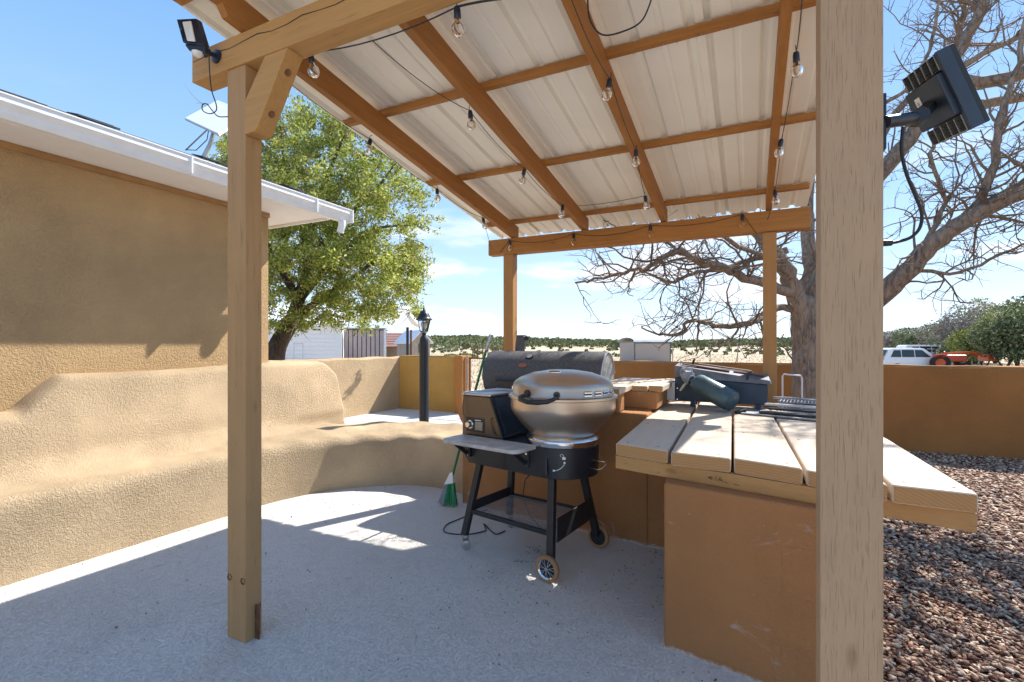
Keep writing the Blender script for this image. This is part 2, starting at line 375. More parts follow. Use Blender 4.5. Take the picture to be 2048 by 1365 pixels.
def arr_mesh(name, V, Fc, mat, parent=None, n=None):
    """fast mesh from numpy verts (k,3) and faces (m,q)"""
    me = bpy.data.meshes.new(name); q = Fc.shape[1]
    me.vertices.add(len(V)); me.vertices.foreach_set('co', V.astype(np.float32).ravel())
    me.loops.add(Fc.size); me.loops.foreach_set('vertex_index', Fc.astype(np.int32).ravel())
    me.polygons.add(len(Fc)); me.polygons.foreach_set('loop_start', np.arange(0, Fc.size, q, dtype=np.int32))
    me.update(calc_edges=True); me.validate()
    me.materials.append(M[mat] if isinstance(mat, str) else mat)
    o = bpy.data.objects.new(name, me); C.objects.link(o)
    if parent: o.parent = parent
    return o
def leaves(centers, size, aspect=.5, jitter=1.0, droop=0):
    """quads of random orientation at centers (n,3) -> V,F"""
    n = len(centers)
    a = RNG.normal(size=(n, 3)); a[:, 2] -= droop; a /= np.linalg.norm(a, axis=1, keepdims=True)
    b = RNG.normal(size=(n, 3)); b -= a*(a*b).sum(1, keepdims=True); b /= np.linalg.norm(b, axis=1, keepdims=True)
    s = size*(.6+.8*RNG.random((n, 1))*jitter)
    a = a*s; b = b*s*aspect
    V = np.stack([centers-a, centers-b*.9, centers+a, centers+b*.9], 1).reshape(-1, 3)
    return V, np.arange(4*n).reshape(n, 4)

# ================================================================== SETTING
# outer ground
g = MB(); xs = [-1600, -400, -120, -40, -14, -8, 10, 16, 40, 120, 400, 1600]
o = MB().add([(-2500, -300, -.06), (2500, -300, -.06), (2500, 3000, -.06), (-2500, 3000, -.06)], [(0, 1, 2, 3)]).build('ground', 'field'); tag(o, kind='structure')
# patio floor: concrete sheet around the gravel
pf = MB()
poly1 = [(-7.4, -4), (.42, -4), (.42, 4.9), (-2.3, 4.9), (-2.3, 9.4), (-7.4, 9.4)]
pf.foot(poly1, -.10, 0.0)
tag(pf.build('patio_floor', 'concrete'), kind='structure')
tag(MB().add([(.42, -2, -.02), (9, -2, -.02), (9, 8.5, -.02), (.42, 8.5, -.02), (-2.3, 4.9, -.02), (.42, 4.9, -.02), (.42, 8.5, -.02), (-2.3, 8.5, -.02)], [(0, 1, 2, 3), (4, 5, 6, 7)]).build('gravel_ground', 'stonebase'), kind='structure')
# dirt road / bare strip beyond gate
tag(MB().add([(-9, 12.5, -.056), (-1, 11.6, -.056), (-1, 13.2, -.056), (-9, 14.5, -.056)], [(0, 1, 2, 3)]).build('dirt_path', plain('pale_dirt', (.66, .60, .52), .95)), kind='structure')

# gravel stones
def gravel():
    base = [(-1, 0, 0), (1, 0, 0), (0, -.75, 0), (0, .75, 0), (0, 0, -.45), (0, 0, .45), (.62, .5, .2), (-.6, -.5, .18)]
    base = np.array([(-1, -.1, 0), (-.3, -.7, .0), (.8, -.55, 0), (1.0, .35, 0), (.1, .8, 0), (-.8, .5, 0), (-.35, -.1, .5), (.5, .05, .42), (0, 0, -.4)])
    faces = np.array([(0, 1, 6), (1, 2, 6), (2, 7, 6), (2, 3, 7), (3, 4, 7), (4, 6, 7), (4, 5, 6), (5, 0, 6), (1, 0, 8), (2, 1, 8), (3, 2, 8), (4, 3, 8), (5, 4, 8), (0, 5, 8)])
    P = []
    def scatter(x0, x1, y0, y1, dens, s0, s1):
        n = int((x1-x0)*(y1-y0)*dens); P.append(np.column_stack([RNG.uniform(x0, x1, n), RNG.uniform(y0, y1, n), RNG.uniform(s0, s1, n)]))
    scatter(.43, 2.2, 2.2, 4.4, 3300, .009, .022)
    scatter(.43, 3.6, 4.4, 8.38, 1200, .013, .029)
    scatter(2.2, 3.4, 2.2, 4.4, 900, .012, .026)
    scatter(.43, 4, .2, 2.2, 500, .012, .026)
    P = np.vstack(P); n = len(P)
    th = RNG.uniform(0, 2*np.pi, n); tx = RNG.normal(0, .28, n); ty = RNG.normal(0, .28, n)
    V = base[None]*np.stack([P[:, 2], P[:, 2]*RNG.uniform(.55, 1, n), P[:, 2]*RNG.uniform(.5, 1, n)], 1)[:, None, :]*(1+RNG.normal(0, .15, (n, 9, 1)))
    x, y, z = V[..., 0], V[..., 1], V[..., 2]
    y, z = y*np.cos(tx)[:, None]-z*np.sin(tx)[:, None], y*np.sin(tx)[:, None]+z*np.cos(tx)[:, None]
    x, z = x*np.cos(ty)[:, None]+z*np.sin(ty)[:, None], -x*np.sin(ty)[:, None]+z*np.cos(ty)[:, None]
    x, y = x*np.cos(th)[:, None]-y*np.sin(th)[:, None], x*np.sin(th)[:, None]+y*np.cos(th)[:, None]
    V = np.stack([x+P[:, 0:1], y+P[:, 1:2], z+(-.012+RNG.uniform(0, .016, n))[:, None]], -1).reshape(-1, 3)
    Fc = (faces[None]+9*np.arange(n)[:, None, None]).reshape(-1, 3)
    o = arr_mesh('gravel', V, Fc, 'stone'); tag(o, 'loose reddish brown and white gravel covering the bed', 'gravel', kind='stuff')
gravel()

# ------------------------------------------------------------------ house
HX = -4.95; HV = 3.79; GX = -4.42; ZS = 2.95
hs = thing('house', 'tan stucco house with white gutter and dark shingle roof', 'house', (-8, 0, 0))
MB().foot([(-13, -5), (HX, -5), (HX, HV), (-13, HV)], 0, 2.975).build('wall', 'house', hs)
MB().box(HX+.002, HX+.028, -5, HV, 2.90, ZS-.003).build('trim_board', plain('brown_trim', (.36, .20, .08), .8), hs)
MB().foot([(-13.3, -5.5), (GX-.02, -5.5), (GX-.02, 4.20), (-13.3, 4.20)], ZS, ZS+.02).build('soffit', 'soffit', hs)
MB().box(GX-.02, GX, -5.5, 4.20, ZS-.03, ZS+.115).build('fascia', 'white', hs, bevel=.004)
MB().box(-13.3, GX-.02, 4.202, 4.225, ZS-.03, ZS+.115).build('fascia', 'white', hs, bevel=.004)
# gutter: K profile swept along v
prof = [(0, .0), (.055, .0), (.075, .03), (.082, .055), (.10, .07), (.112, .085), (.112, .118), (.122, .124), (.122, .132), (.106, .132), (.10, .10), (.07, .06), (.05, .012), (.008, .012), (.008, .13), (0, .13)]
gm = MB().prism([(GX+.002+x, -5.5, ZS-.028+z*1.12) for x, z in prof], (0, 9.93, 0)); gut = gm.build('gutter', 'white', hs)
MB().box(GX+.002, GX+.13, 4.431, 4.445, ZS-.03, ZS+.122).build('end_cap', 'white', gut)
for v in (.7, 2.55, 3.9): MB().box(GX+.004, GX+.126, v, v+.012, ZS-.0295, ZS+.12).build('joint', 'white', gut)
MB().tube([(GX+.055, 4.33, ZS-.02), (GX+.055, 4.33, ZS-.09), (GX+.035, 4.32, ZS-.16)], .042, 12).build('outlet', 'white', gut, smooth='auto')
# roof slab and edge shingles
pitch = .33
MB().add([(GX+.02, -5.6, ZS+.116), (GX+.02, 4.26, ZS+.116), (-8.9, 4.26, ZS+.116+pitch*4.62), (-8.9, -5.6, ZS+.116+pitch*4.62),
          (GX+.02, -5.6, ZS+.131), (GX+.02, 4.26, ZS+.131), (-8.9, 4.26, ZS+.131+pitch*4.62), (-8.9, -5.6, ZS+.131+pitch*4.62)],
         [(3, 2, 1, 0), (4, 5, 6, 7), (0, 1, 5, 4), (1, 2, 6, 5), (2, 3, 7, 6), (3, 0, 4, 7)]).build('roof', 'shingle', hs)
for k in range(44):
    v0 = -5.6+k*.224; lift = random.uniform(.0, .012)+(.022 if k % 4 == 1 else 0)
    for row in range(2):
        x0 = GX+.06-row*.14; zz = ZS+.133+row*(.14*pitch+.004)+lift
        v1 = v0+row*.11
        if v1+.22 > 4.3: continue
        MB().hexa([(x0, v1, zz), (x0, v1+.218, zz+random.uniform(-.004, .006)), (x0-.17, v1+.218, zz+.17*pitch), (x0-.17, v1, zz+.17*pitch)],
                  [(x0, v1, zz+.012), (x0, v1+.218, zz+.014), (x0-.17, v1+.218, zz+.17*pitch+.008), (x0-.17, v1, zz+.17*pitch+.008)]).build('shingle', 'shingle', hs)

# flat satellite internet antenna on roof
p = at(405, 318, 5.45); an = thing('flat_antenna', 'flat white rectangular antenna panel on a bent pole above the house roof', 'antenna', p)
q = at(428, 240, 5.45)
MB().tube([p+Vector((0, 0, -.15)), p, at(420, 290, 5.45), at(427, 268, 5.45), q], .022, 10).build('mast', 'galv', an, smooth='auto')
MB().tube([at(371, 301, 5.5), at(395, 278, 5.47), at(423, 252, 5.45)], .008, 6).build('stay_rod', 'galv', an)
MB().tube([at(372, 300, 5.5), at(392, 301, 5.5), at(414, 280, 5.45), at(419, 250, 5.45), q], .005, 5).build('lead', 'cable', an)
c = at(437, 231, 5.45); e1 = (at(408, 205, 5.9)-at(371, 242, 5.2))
ax = (at(438, 205, 5.75)-at(371, 242, 5.2)); ay = (at(505, 232, 5.4)-at(438, 205, 5.75)); 
MB().obox(at(437, 234, 5.36), ax*.5, ay*.5, ax.cross(ay).normalized()*.014).build('panel', 'white', an, bevel=.008)
MB().obox(q+Vector((0, 0, .0)), (.05, 0, 0), (0, .04, 0), (0, 0, .01)).build('mount', 'galv', an)

# ------------------------------------------------------------------ adobe bench: seat following a curve with a raised back
def bench():
    root_at = (-4.2, 2.5, 0)
    secs = []   # (front point, back point)
    Fp = [(-4.12, -3), (-4.09, .3), (-4.05, 1.3), (-4.0, 2.6), (-3.96, 3.1), (-3.82, 3.5), (-3.62, 3.77), (-3.30, 4.03), (-2.95, 4.13), (-2.62, 4.10), (-2.34, 4.02), (-2.2, 4.0)]
    Bp = [(-4.95, -3), (-4.95, .3), (-4.95, 1.3), (-4.95, 2.7), (-4.93, 3.5), (-4.80, 4.05), (-4.55, 4.42), (-4.02, 4.88), (-3.45, 5.05), (-2.95, 5.08), (-2.45, 5.02), (-2.2, 5.0)]
    def cr(P, t):
        n = len(P)-1; t = min(max(t, 0), n-1e-6); i = int(t); u = t-i
        a, b, c_, d = [Vector(P[min(max(i+k, 0), n)]) for k in (-1, 0, 1, 2)]
        return .5*((2*b)+(c_-a)*u+(2*a-5*b+4*c_-d)*u*u+(3*b-a-3*c_+d)*u**3)
    m = MB(); prof = [(-.03, -.05), (-.02, .12), (0, .32), (.012, .44), (.035, .485), (.08, .505), (.5, .505), (.9, .50), (.97, .47), (1.0, .40), (1.0, -.05)]
    ns = 60; k = len(prof); vs = []
    for i in range(ns+1):
        f = cr(Fp, i/ns*(len(Fp)-1)); b = cr(Bp, i/ns*(len(Bp)-1)); w = (b-f)
        for u, z in prof:
            p = f+w*u; vs.append((p.x, p.y, z+.012*math.sin(i*1.3+u*5)*(z > .1)))
    fs = [(i*k+j, (i+1)*k+j, (i+1)*k+(j+1) % k, i*k+(j+1) % k) for i in range(ns) for j in range(k)]
    fs += [tuple(range(k)), tuple(ns*k+j for j in range(k-1, -1, -1))]
    m.add(vs, fs)
    # back rest, inclined, height varies along v
    bp = []
    def ht(v):
        if v < 1.62: return .955
        if v < 1.90: return .955+.275*((v-1.62)/.28)**.8
        if v < 4.42: return 1.23+.02*math.sin(v*2)
        return 1.25-.10*((v-4.42)/.2)**2*1.5
    ys = np.concatenate([np.linspace(-3, 1.5, 10), np.linspace(1.6, 1.95, 10), np.linspace(2.1, 4.4, 14), np.array([4.45, 4.52, 4.58, 4.62])])
    vs = []
    for v in ys:
        h = ht(v); bl = min(1, max(0, (4.0-v)/.5))       # the fillet onto the seat fades out near the open end
        pr = [(-4.40-.18*(1-bl), .3), (-4.43-.17*(1-bl), .515), (-4.53-.08*(1-bl), .56), (-4.60, .64), (-4.63-.02*(1-bl), .76), (-4.66-.10*(h-.96)/.27, h-.10), (-4.70-.09*(h-.96)/.27, h-.03), (-4.80-.06*(h-.96)/.27, h), (-4.97, h+.005), (-4.99, -.05), (-4.6, -.05)]
        vs += [(x, v, z) for x, z in pr]
    k = 11; n = len(ys)
    fs = [(i*k+j, (i+1)*k+j, (i+1)*k+(j+1) % k, i*k+(j+1) % k) for i in range(n-1) for j in range(k)]
    fs += [tuple(range(k)), tuple((n-1)*k+j for j in range(k-1, -1, -1))]
    m.add(vs, fs)
    o = m.build('adobe_bench', 'bench', at_=root_at, smooth=True)
    md = o.modifiers.new('remesh', 'REMESH'); md.mode = 'VOXEL'; md.voxel_size = .022; md.use_smooth_shade = True
    md = o.modifiers.new('smooth', 'SMOOTH'); md.factor = .5; md.iterations = 5
    tag(o, 'curved built-in tan stucco bench with a raised back along the house wall', 'bench')
bench()

# ------------------------------------------------------------------ yard walls
def wall(name, poly, z1, mat, label, cap=None):
    m = MB()
    # subdivided wobbly top
    n = len(poly); top = []
    o = MB().foot(poly, -.05, z1).build(name, mat, at_=(poly[0][0], poly[0][1], 0), bevel=.025, seg=3)
    return tag(o, label, 'wall')
def longwall(name, a, b, th, z1, mat, label, step=.25, wob=.012):
    a, b = Vector(a), Vector(b); d = (b-a); Ln = d.length; e = d/Ln; nrm = Vector((-e.y, e.x)); n = max(2, int(Ln/step)); m = MB(); vs = []
    for i in range(n+1):
        p = a+e*Ln*i/n; w1, w2, w3 = (random.uniform(-wob, wob) for _ in range(3))
        for s_, z in ((-th/2+w1*.3, -.05), (-th/2+w1*.3, z1-.035+w2), (-th/2+.03, z1+w2), (th/2-.03, z1+w3), (th/2, z1-.035+w3), (th/2, -.05)):
            q = p+nrm*s_; vs.append((q.x, q.y, z))
    fs = [(i*6+j, i*6+(j+1) % 6, (i+1)*6+(j+1) % 6, (i+1)*6+j) for i in range(n) for j in range(6)]+[(5, 4, 3, 2, 1, 0), tuple(n*6+j for j in range(6))]
    o = m.add(vs, fs).build(name, mat, at_=(a.x, a.y, 0)); return tag(o, label, 'wall')
longwall('garden_wall', (-7.30, 3.8), (-7.30, 9.06), .2, 1.18, 'yardwall', 'rough tan stucco garden wall beyond the house corner')
longwall('garden_wall', (-7.19, 8.98), (-5.62, 8.98), .22, 1.205, stucco('gold_stucco', (.52, .31, .085), .006, 34), 'short golden stucco wall behind the lantern post', wob=.006)
wall('gate_pier', [(-5.618, 8.72), (-5.42, 8.72), (-5.42, 9.12), (-5.618, 9.12)], 1.22, 'orange', 'stucco pier at the hinge side of the iron gate')
longwall('garden_wall', (-3.9, 8.5), (9.5, 8.5), .2, 1.17, 'orange', 'long orange stucco wall behind the counter and the gravel bed', wob=.007)

# iron gate
gt = thing('garden_gate', 'rusty iron garden gate with pointed bars and a wire panel', 'gate', (-5.37, 8.9, 0))
MB().tube([(-5.385, 8.88, 0), (-5.385, 8.88, 1.22)], .022, 10).build('hinge_post', 'galv', gt, smooth='auto')
fr = MB(); fr.box(-5.34, -5.31, 8.87, 8.90, .06, 1.185).box(-4.12, -4.09, 8.87, 8.90, .06, 1.185).box(-5.308, -4.122, 8.872, 8.898, 1.15, 1.18).box(-5.308, -4.122, 8.872, 8.898, .06, .09)
fr.build('gate_frame', 'rust', gt)
for k in range(10):
    x = -5.25+k*.12; h = 1.39
    MB().box(x-.009, x+.009, 8.876, 8.894, 1.181, h).add([(x-.013, 8.872, h), (x+.013, 8.872, h), (x+.013, 8.898, h), (x-.013, 8.898, h), (x, 8.885, h+.05)], [(0, 1, 4), (1, 2, 4), (2, 3, 4), (3, 0, 4), (3, 2, 1, 0)]).build('bar', 'rust', gt)
wm = MB()
for k in range(12): x = -5.3+k*.1; wm.box(x, x+.003, 8.884, 8.887, .09, 1.15)
for k in range(11): z = .1+k*.1; wm.box(-5.308, -4.122, 8.880, 8.883, z, z+.003)
wm.build('wire_panel', 'galv', gt)
MB().prism([(-4.80, 8.868, .86), (-4.73, 8.868, .80), (-4.60, 8.868, .84), (-4.52, 8.868, .95), (-4.60, 8.868, .93), (-4.68, 8.868, .96), (-4.84, 8.868, .95)], (0, .003, 0)).build('bird_ornament', 'rust', gt)

# ------------------------------------------------------------------ lantern post
lp0 = at(848, 690, 6.3); lp = thing('lantern_post', 'black lantern post standing behind the curved bench', 'lamp post', (lp0.x, lp0.y, 0))
X, Y = lp0.x, lp0.y
zt = lambda py: H+(HOR-py)*6.3/F
MB().lathe([(.09, 0), (.09, .04), (.062, .08), (.06, zt(700)), (.058, zt(683)), (.05, zt(676)), (.028, zt(672)), (.026, zt(668)), (.045, zt(665)), (0, zt(665))], (X, Y, 0), 20).build('post', 'tarp', lp, smooth='auto')
# hexagonal lantern
zb, zm = zt(664), zt(641)
gl = MB(); gl.lathe([(.05, zb), (.083, zm)], (X, Y, 0), 6); gl.build('glass', 'lampglass', lp)
for k in range(6):
    q = k*math.pi/3; MB().bar((X+.051*math.cos(q), Y+.051*math.sin(q), zb), (X+.086*math.cos(q), Y+.086*math.sin(q), zm), .007, .007).build('glazing_bar', 'tarp', lp)
MB().lathe([(.0, zb-.001), (.054, zb-.001), (.054, zb+.012), (.0, zb+.012)], (X, Y, 0), 6).build('lantern_base', 'tarp', lp)
MB().lathe([(.0, zm), (.088, zm), (.108, zm+.004), (.106, zm+.016), (.085, zm+.03), (.08, zm+.045), (.066, zm+.075), (.062, zm+.085), (.04, zm+.118), (.018, zm+.128), (.012, zm+.14), (.018, zm+.15), (.006, zm+.165), (.004, zm+.19), (0, zm+.195)], (X, Y, 0), 12).build('cap', 'tarp', lp, smooth='auto')
MB().lathe([(0, zb+.02), (.02, zb+.02), (.022, zb+.05), (.034, zb+.09), (.030, zb+.12), (0, zb+.135)], (X, Y, 0), 14).build('bulb', 'whiteplastic', lp, smooth=True)

# ================================================================== PERGOLA
pg = thing('patio_cover', 'wooden patio cover with posts, orange rafters and a cream metal roof', 'pergola', (-1.05, 3.1, 0))
def zr(v): return 2.972-.137*(v-1.6)
VN, VF = 1.558, 4.57
# posts
po = MB().box(-2.335, -2.20, VN, VN+.09, 0, 2.812).build('post', 'post', pg, bevel=.004); po['label'] = 'front left post with rusty base bracket'
MB().prism([(-2.198, VN+.05, .0), (-2.168, VN+.05, .0), (-2.166, VN+.05, .13), (-2.160, VN+.05, .185), (-2.178, VN+.05, .17), (-2.198, VN+.05, .165)], (0, .005, 0)).build('bracket', 'rust', po)
for x in (-2.325, -2.225):
    MB().lathe([(0, -.012), (.012, -.012), (.012, 0), (.016, 0), (.016, .004)], (x+.01, VN, .30), 6, Matrix.Rotation(R(90), 3, 'X')).build('bolt', 'rustbolt', po)
po = MB().box(.172, .312, VN, VN+.10, 0, 2.812).build('post', 'post_big', pg, bevel=.004); po['label'] = 'weathered front right post with chipped paint'
po = MB().box(-2.33, -2.22, VF, VF+.11, 0, 2.405).build('post', 'post_far', pg, bevel=.004); po['label'] = 'slim far left post'
po = MB().box(.10, .20, VF, VF+.11, 0, 2.385).build('post', 'post_far', pg, bevel=.004); po['label'] = 'slim far right post'
# beams
bm = MB().box(-2.61, .80, VN-.008, VN+.10, 2.813, 2.965).build('beam', 'beam_near', pg, bevel=.005); bm['label'] = 'near beam with a long drying crack'
MB().add([(-2.60+i*.1, VN-.0095, 2.915+.006*math.sin(i*1.7)+.003*math.sin(i*4.1)) for i in range(24)]+[(-2.60+i*.1, VN-.0095, 2.9175+.006*math.sin(i*1.7)+.003*math.sin(i*4.1)+.0015*(i % 3)) for i in range(24)], [(i, i+1, 25+i, 24+i) for i in range(23)]).build('crack', 'darkin', bm)
MB().hexa([(-2.50, VF-.02, 2.398), (.44, VF-.02, 2.388), (.44, VF+.09, 2.388), (-2.50, VF+.09, 2.398)], [(-2.50, VF-.02, 2.560), (.44, VF-.02, 2.560), (.44, VF+.09, 2.560), (-2.50, VF+.09, 2.560)]).build('beam', 'wood_x', pg, bevel=.005)
# brace
y0, y1 = VN-.004, VN+.086
br = MB().prism([(-2.199, y0, 2.47), (-2.199, y0, 2.63), (-2.055, y0, 2.812), (-1.90, y0, 2.812), (-2.11, y0, 2.485), (-2.13, y0, 2.47)], (0, y1-y0, 0)).build('brace', 'beam_near', pg, bevel=.004)
nb = Vector((.327, 0, -.21)).normalized()
for t_ in (.22, .75):
    c = Vector((-2.11, (y0+y1)/2, 2.485)).lerp(Vector((-1.90, (y0+y1)/2, 2.812)), t_)
    MB().lathe([(0, .01), (.010, .01), (.010, 0), (.018, 0.001), (.018, 0)], c, 8, nb.to_track_quat('Z', 'Y').to_matrix()).build('bolt', 'rustbolt', br)
# rafters
RX = [(-2.24, -2.195), (-1.475, -1.43), (-.725, -.68), (.12, .162)]
for x0, x1 in RX:
    va, vb = 1.20, 4.66
    poly = [(x0, va, zr(va)+.075), (x0, va+.06, zr(va)+.058), (x0, va+.10, zr(va)+.05), (x0, va+.13, zr(va)+.03), (x0, va+.17, zr(va)+.035), (x0, va+.20, zr(va)+.012), (x0, va+.24, zr(va)+.01), (x0, va+.27, zr(va+.27)), (x0, vb, zr(vb)), (x0, vb, zr(vb)+.138), (x0, va, zr(va)+.138)]
    MB().prism(poly, (x1-x0, 0, 0)).build('rafter', 'wood_y', pg)
# purlins
nails = MB()
for v in (1.42, 2.56, 3.53, 4.56):
    w = .085 if v == 1.42 else .042; dz = zr(v)+.1385; xl = -2.56 if v > 1.5 else -2.57
    pu = MB().hexa([(xl+.03, v-w/2, dz), (.43, v-w/2, dz), (.43, v+w/2, dz), (xl+.03, v+w/2, dz)], [(xl, v-w/2, dz+.04), (.43, v-w/2, dz+.04), (.43, v+w/2, dz+.036), (xl, v+w/2, dz+.036)]).build('purlin', 'wood_x', pg, bevel=.003)
    if v < 1.5: continue
    nm = MB(); 
    for k in range(26):
        x = -2.4+k*.11+random.uniform(-.03, .03); p = Vector((x, v-.004+random.uniform(-.01, .01), dz))
        nm.tube([p+Vector((0, 0, .002)), p-Vector((.002, .001, .014))], .0018, 4)
    nm.build('nail', 'galv', pu)
# roof panels: ribbed sheet
def zroof(v): return zr(v)+.185
def panel(xa, xb, lift):
    xs = [xa]; zs = [0.0]; x = xa+.02
    pts = [(xa, 0)]
    k = 0
    while x < xb-.06:
        if k % 2 == 0: pts += [(x, 0), (x+.016, .022), (x+.040, .022), (x+.056, 0)]; x += .056+.085
        else: pts += [(x, 0), (x+.010, .006), (x+.030, .006), (x+.040, 0)]; x += .040+.085
        k += 1
    pts.append((xb, 0))
    va, vb, nseg = 1.12, 5.05, 6; m = MB(); n = len(pts); vs = []
    for layer in (0, .0012):
        for i in range(nseg+1):
            v = va+(vb-va)*i/nseg
            for (x, z) in pts: vs.append((x, v+random.uniform(-.002, .002)*(i == nseg), zroof(v)+z+lift+layer+.002*math.sin(v*3+x*4)))
    o_ = (nseg+1)*n; fs = []
    for i in range(nseg):
        for j in range(n-1):
            a = i*n+j; fs.append((a, a+1, a+n+1, a+n)); fs.append((o_+a, o_+a+n, o_+a+n+1, o_+a+1))
    for j in range(n-1):
        fs.append((j, o_+j, o_+j+1, j+1)); a = nseg*n+j; fs.append((a, a+1, o_+a+1, o_+a))
    for i in range(nseg):
        a = i*n; fs.append((a, a+n, o_+a+n, o_+a)); a = i*n+n-1; fs.append((a, o_+a, o_+a+n, a+n))
    m.add(vs, fs).build('roof_panel', 'roofpanel', pg)
panel(-2.60, -2.10, 0); panel(-2.14, -1.34, .004); panel(-1.38, -.20, 0); panel(-.24, .46, .004)

# ------------------------------------------------------------------ string lights
def sag(a, b, s, n=8, side=(0, 0, -1)):
    a, b = Vector(a), Vector(b); return [a.lerp(b, i/n)+Vector(side)*s*4*(i/n)*(1-i/n) for i in range(n+1)]
SRC = {}
def string(label, bulbs, segs, group='string lights under the patio cover', near=False):
    r = thing('string_light', label, 'string light', bulbs[0], group=group)
    for path, rad in segs: MB().tube(path, rad, 6).build('wire', 'cable', r, smooth='auto')
    for (p, ln) in zip(bulbs, range(99)):
        p = Vector(p)
        if 's' not in SRC:
            s_ = MB().lathe([(0, .0), (.011, .0), (.014, -.012), (.0145, -.04), (.013, -.046), (0, -.046)], (0, 0, 0), 12).build('socket', 'navy', None, smooth='auto')
            hk = MB().tube([(0, 0, -.002), (.008, 0, .012), (.006, 0, .026), (-.005, 0, .030)], .0022, 5).build('hook', 'cable', None)
            b_ = MB().lathe([(.012, -.047), (.014, -.056), (.024, -.068), (.0275, -.085), (.022, -.103), (.009, -.113), (0, -.114)], (0, 0, 0), 18).build('bulb', 'bulb', None, smooth=True)
            f_ = MB().tube([(-.004, 0, -.05), (-.007, 0, -.08), (0, 0, -.088), (.007, 0, -.08), (.004, 0, -.05)], .0012, 4).build('filament', 'filament', None)
            SRC.update(s=s_, h=hk, b=b_, f=f_); first = True
        else: first = False
        tilt = (random.uniform(-.22, .22), random.uniform(-.22, .22), random.uniform(0, 6))
        objs = []
        for key, nm in (('s', 'socket'), ('b', 'bulb')):
            if first:
                o = SRC[key]; o.parent = r; o.location = p-Vector(ORG[r.name]); o.rotation_euler = tilt
            else: o = inst(SRC[key], r, p, tilt)
            objs.append(o)
        for key, par in (('h', objs[0]), ('f', objs[1])):
            if first: o = SRC[key]; o.parent = par; o.location = (0, 0, 0)
            else:
                o = SRC[key].copy(); C.objects.link(o); o.parent = par; o.location = (0, 0, 0)
    return r
def onraf(px, py, ri, off=.0, zoff=0):   # point beside the right face of rafter ri
    x = RX[ri][1]+off; t = (px-1024)/F; dx, dy = t*cy-sy, t*sy+cy; d = x/dx
    return Vector((x, dy*d, H+(HOR-py)/F*d))
def under(px, v, dz=0, xo=None):
    t = (px-1024)/F; d = v/(t*sy+cy); return Vector(((t*cy-sy)*d, v, 0))
def rpt(x, v, dz=-.01): return Vector((x, v, zr(v)+dz))
def atv(px, py, v):
    t = (px-1024)/F; d = v/(t*sy+cy); return Vector(((t*cy-sy)*d, v, H+(HOR-py)/F*d))
# near beam run
b1, b2 = atv(620, 105, VN+.11), atv(914, 14, VN+.11)
string('string light run under the near beam with two large clear bulbs', [b1, b2],
       [(sag(b1, b2, .035)+[], .003), (sag(b2, atv(1045, -6, VN+.115), -.006), .0045)])
def raf_run(label, pts, x, start, extra=[]):
    P = []
    for px, py in pts:
        t = (px-1024)/F; dx, dy = t*cy-sy, t*sy+cy
        # intersect view line with a hanging height just below rafter line
        best = None
        for k in range(600):
            v = 1.3+k*.006; d = v/dy; z = H+(HOR-py)/F*d
            e = abs(z-(zr(v)-.0))
            if best is None or e < best[0]: best = (e, Vector((dx*d, v, z)))
        P.append(best[1])
    segs = []; prev = start
    for p in P: segs.append((sag(prev, p, .03, 8), .0022)); prev = p
    for e in extra: segs.append((sag(prev, e, .02, 8), .0022)); prev = e
    return string(label, P, segs)
raf_run('string light run hanging along the outermost left rafter', [(741, 279), (874, 378), (966, 436)], None, atv(495, 95, 1.66), [atv(985, 500, VF-.03)])
raf_run('string light run looping along the second rafter from the left', [(940, 222), (1049, 338), (1126, 411)], None, atv(745, 82, 1.67), [])
raf_run('string light run looping along the third rafter from the left', [(1220, 158), (1272, 300), (1290, 392)], None, atv(1143, 0, 1.8), [atv(1128, 413, 4.45)])
raf_run('string light run hanging along the rafter nearest the weathered post', [(1592, 105), (1563, 279), (1550, 381)], None, atv(1606, -20, 1.75), [atv(1535, 440, VF-.025)])
bb = [atv(1019, 481, VF-.028), atv(1147, 468, VF-.028), atv(1300, 451, VF-.028), atv(1485, 429, VF-.028)]
string('string light run stapled to the face of the far beam', bb, [(sag(atv(1000, 505, VF-.026), bb[0], .0), .0022), (sag(bb[0], bb[1], .05), .0022), (sag(bb[1], bb[2], .05), .0022), (sag(bb[2], bb[3], .04), .0022), (sag(bb[3], atv(1515, 470, VF-.026), 0), .0022)])
lc = MB().tube(smooth_path([atv(1175, -10, 1.95), atv(1180, 40, 1.98), atv(1205, 70, 2.0), atv(1250, 62, 2.0), atv(1285, 40, 2.0), atv(1306, -10, 1.95)], 6), .0035, 6)
tag(lc.build('loose_cable', 'cable', smooth='auto', at_=tuple(atv(1205, 70, 2.0))), 'loose black cable looping below the third rafter near the top', 'cable')

# ------------------------------------------------------------------ security spotlight on the near beam
sp0 = atv(434, 114, VN-.010); s = thing('security_spotlight', 'dark blue security spotlight camera fixed to the left end of the near beam', 'security light', sp0)
mx = Vector((0, -1, 0)).to_track_quat('Z', 'Y').to_matrix()
MB().lathe([(0, 0), (.034, 0), (.033, .007), (.012, .013), (.011, .03), (0, .03)], sp0, 20, mx).build('wall_mount', 'navy', s, smooth='auto')
c1 = sp0+Vector((-.0, -.03, .0)); c2 = atv(410, 112, VN-.07)
MB().tube([c1, c1.lerp(c2, .6)+Vector((0, 0, .004)), c2], .010, 10).build('arm', 'navy', s, smooth='auto')
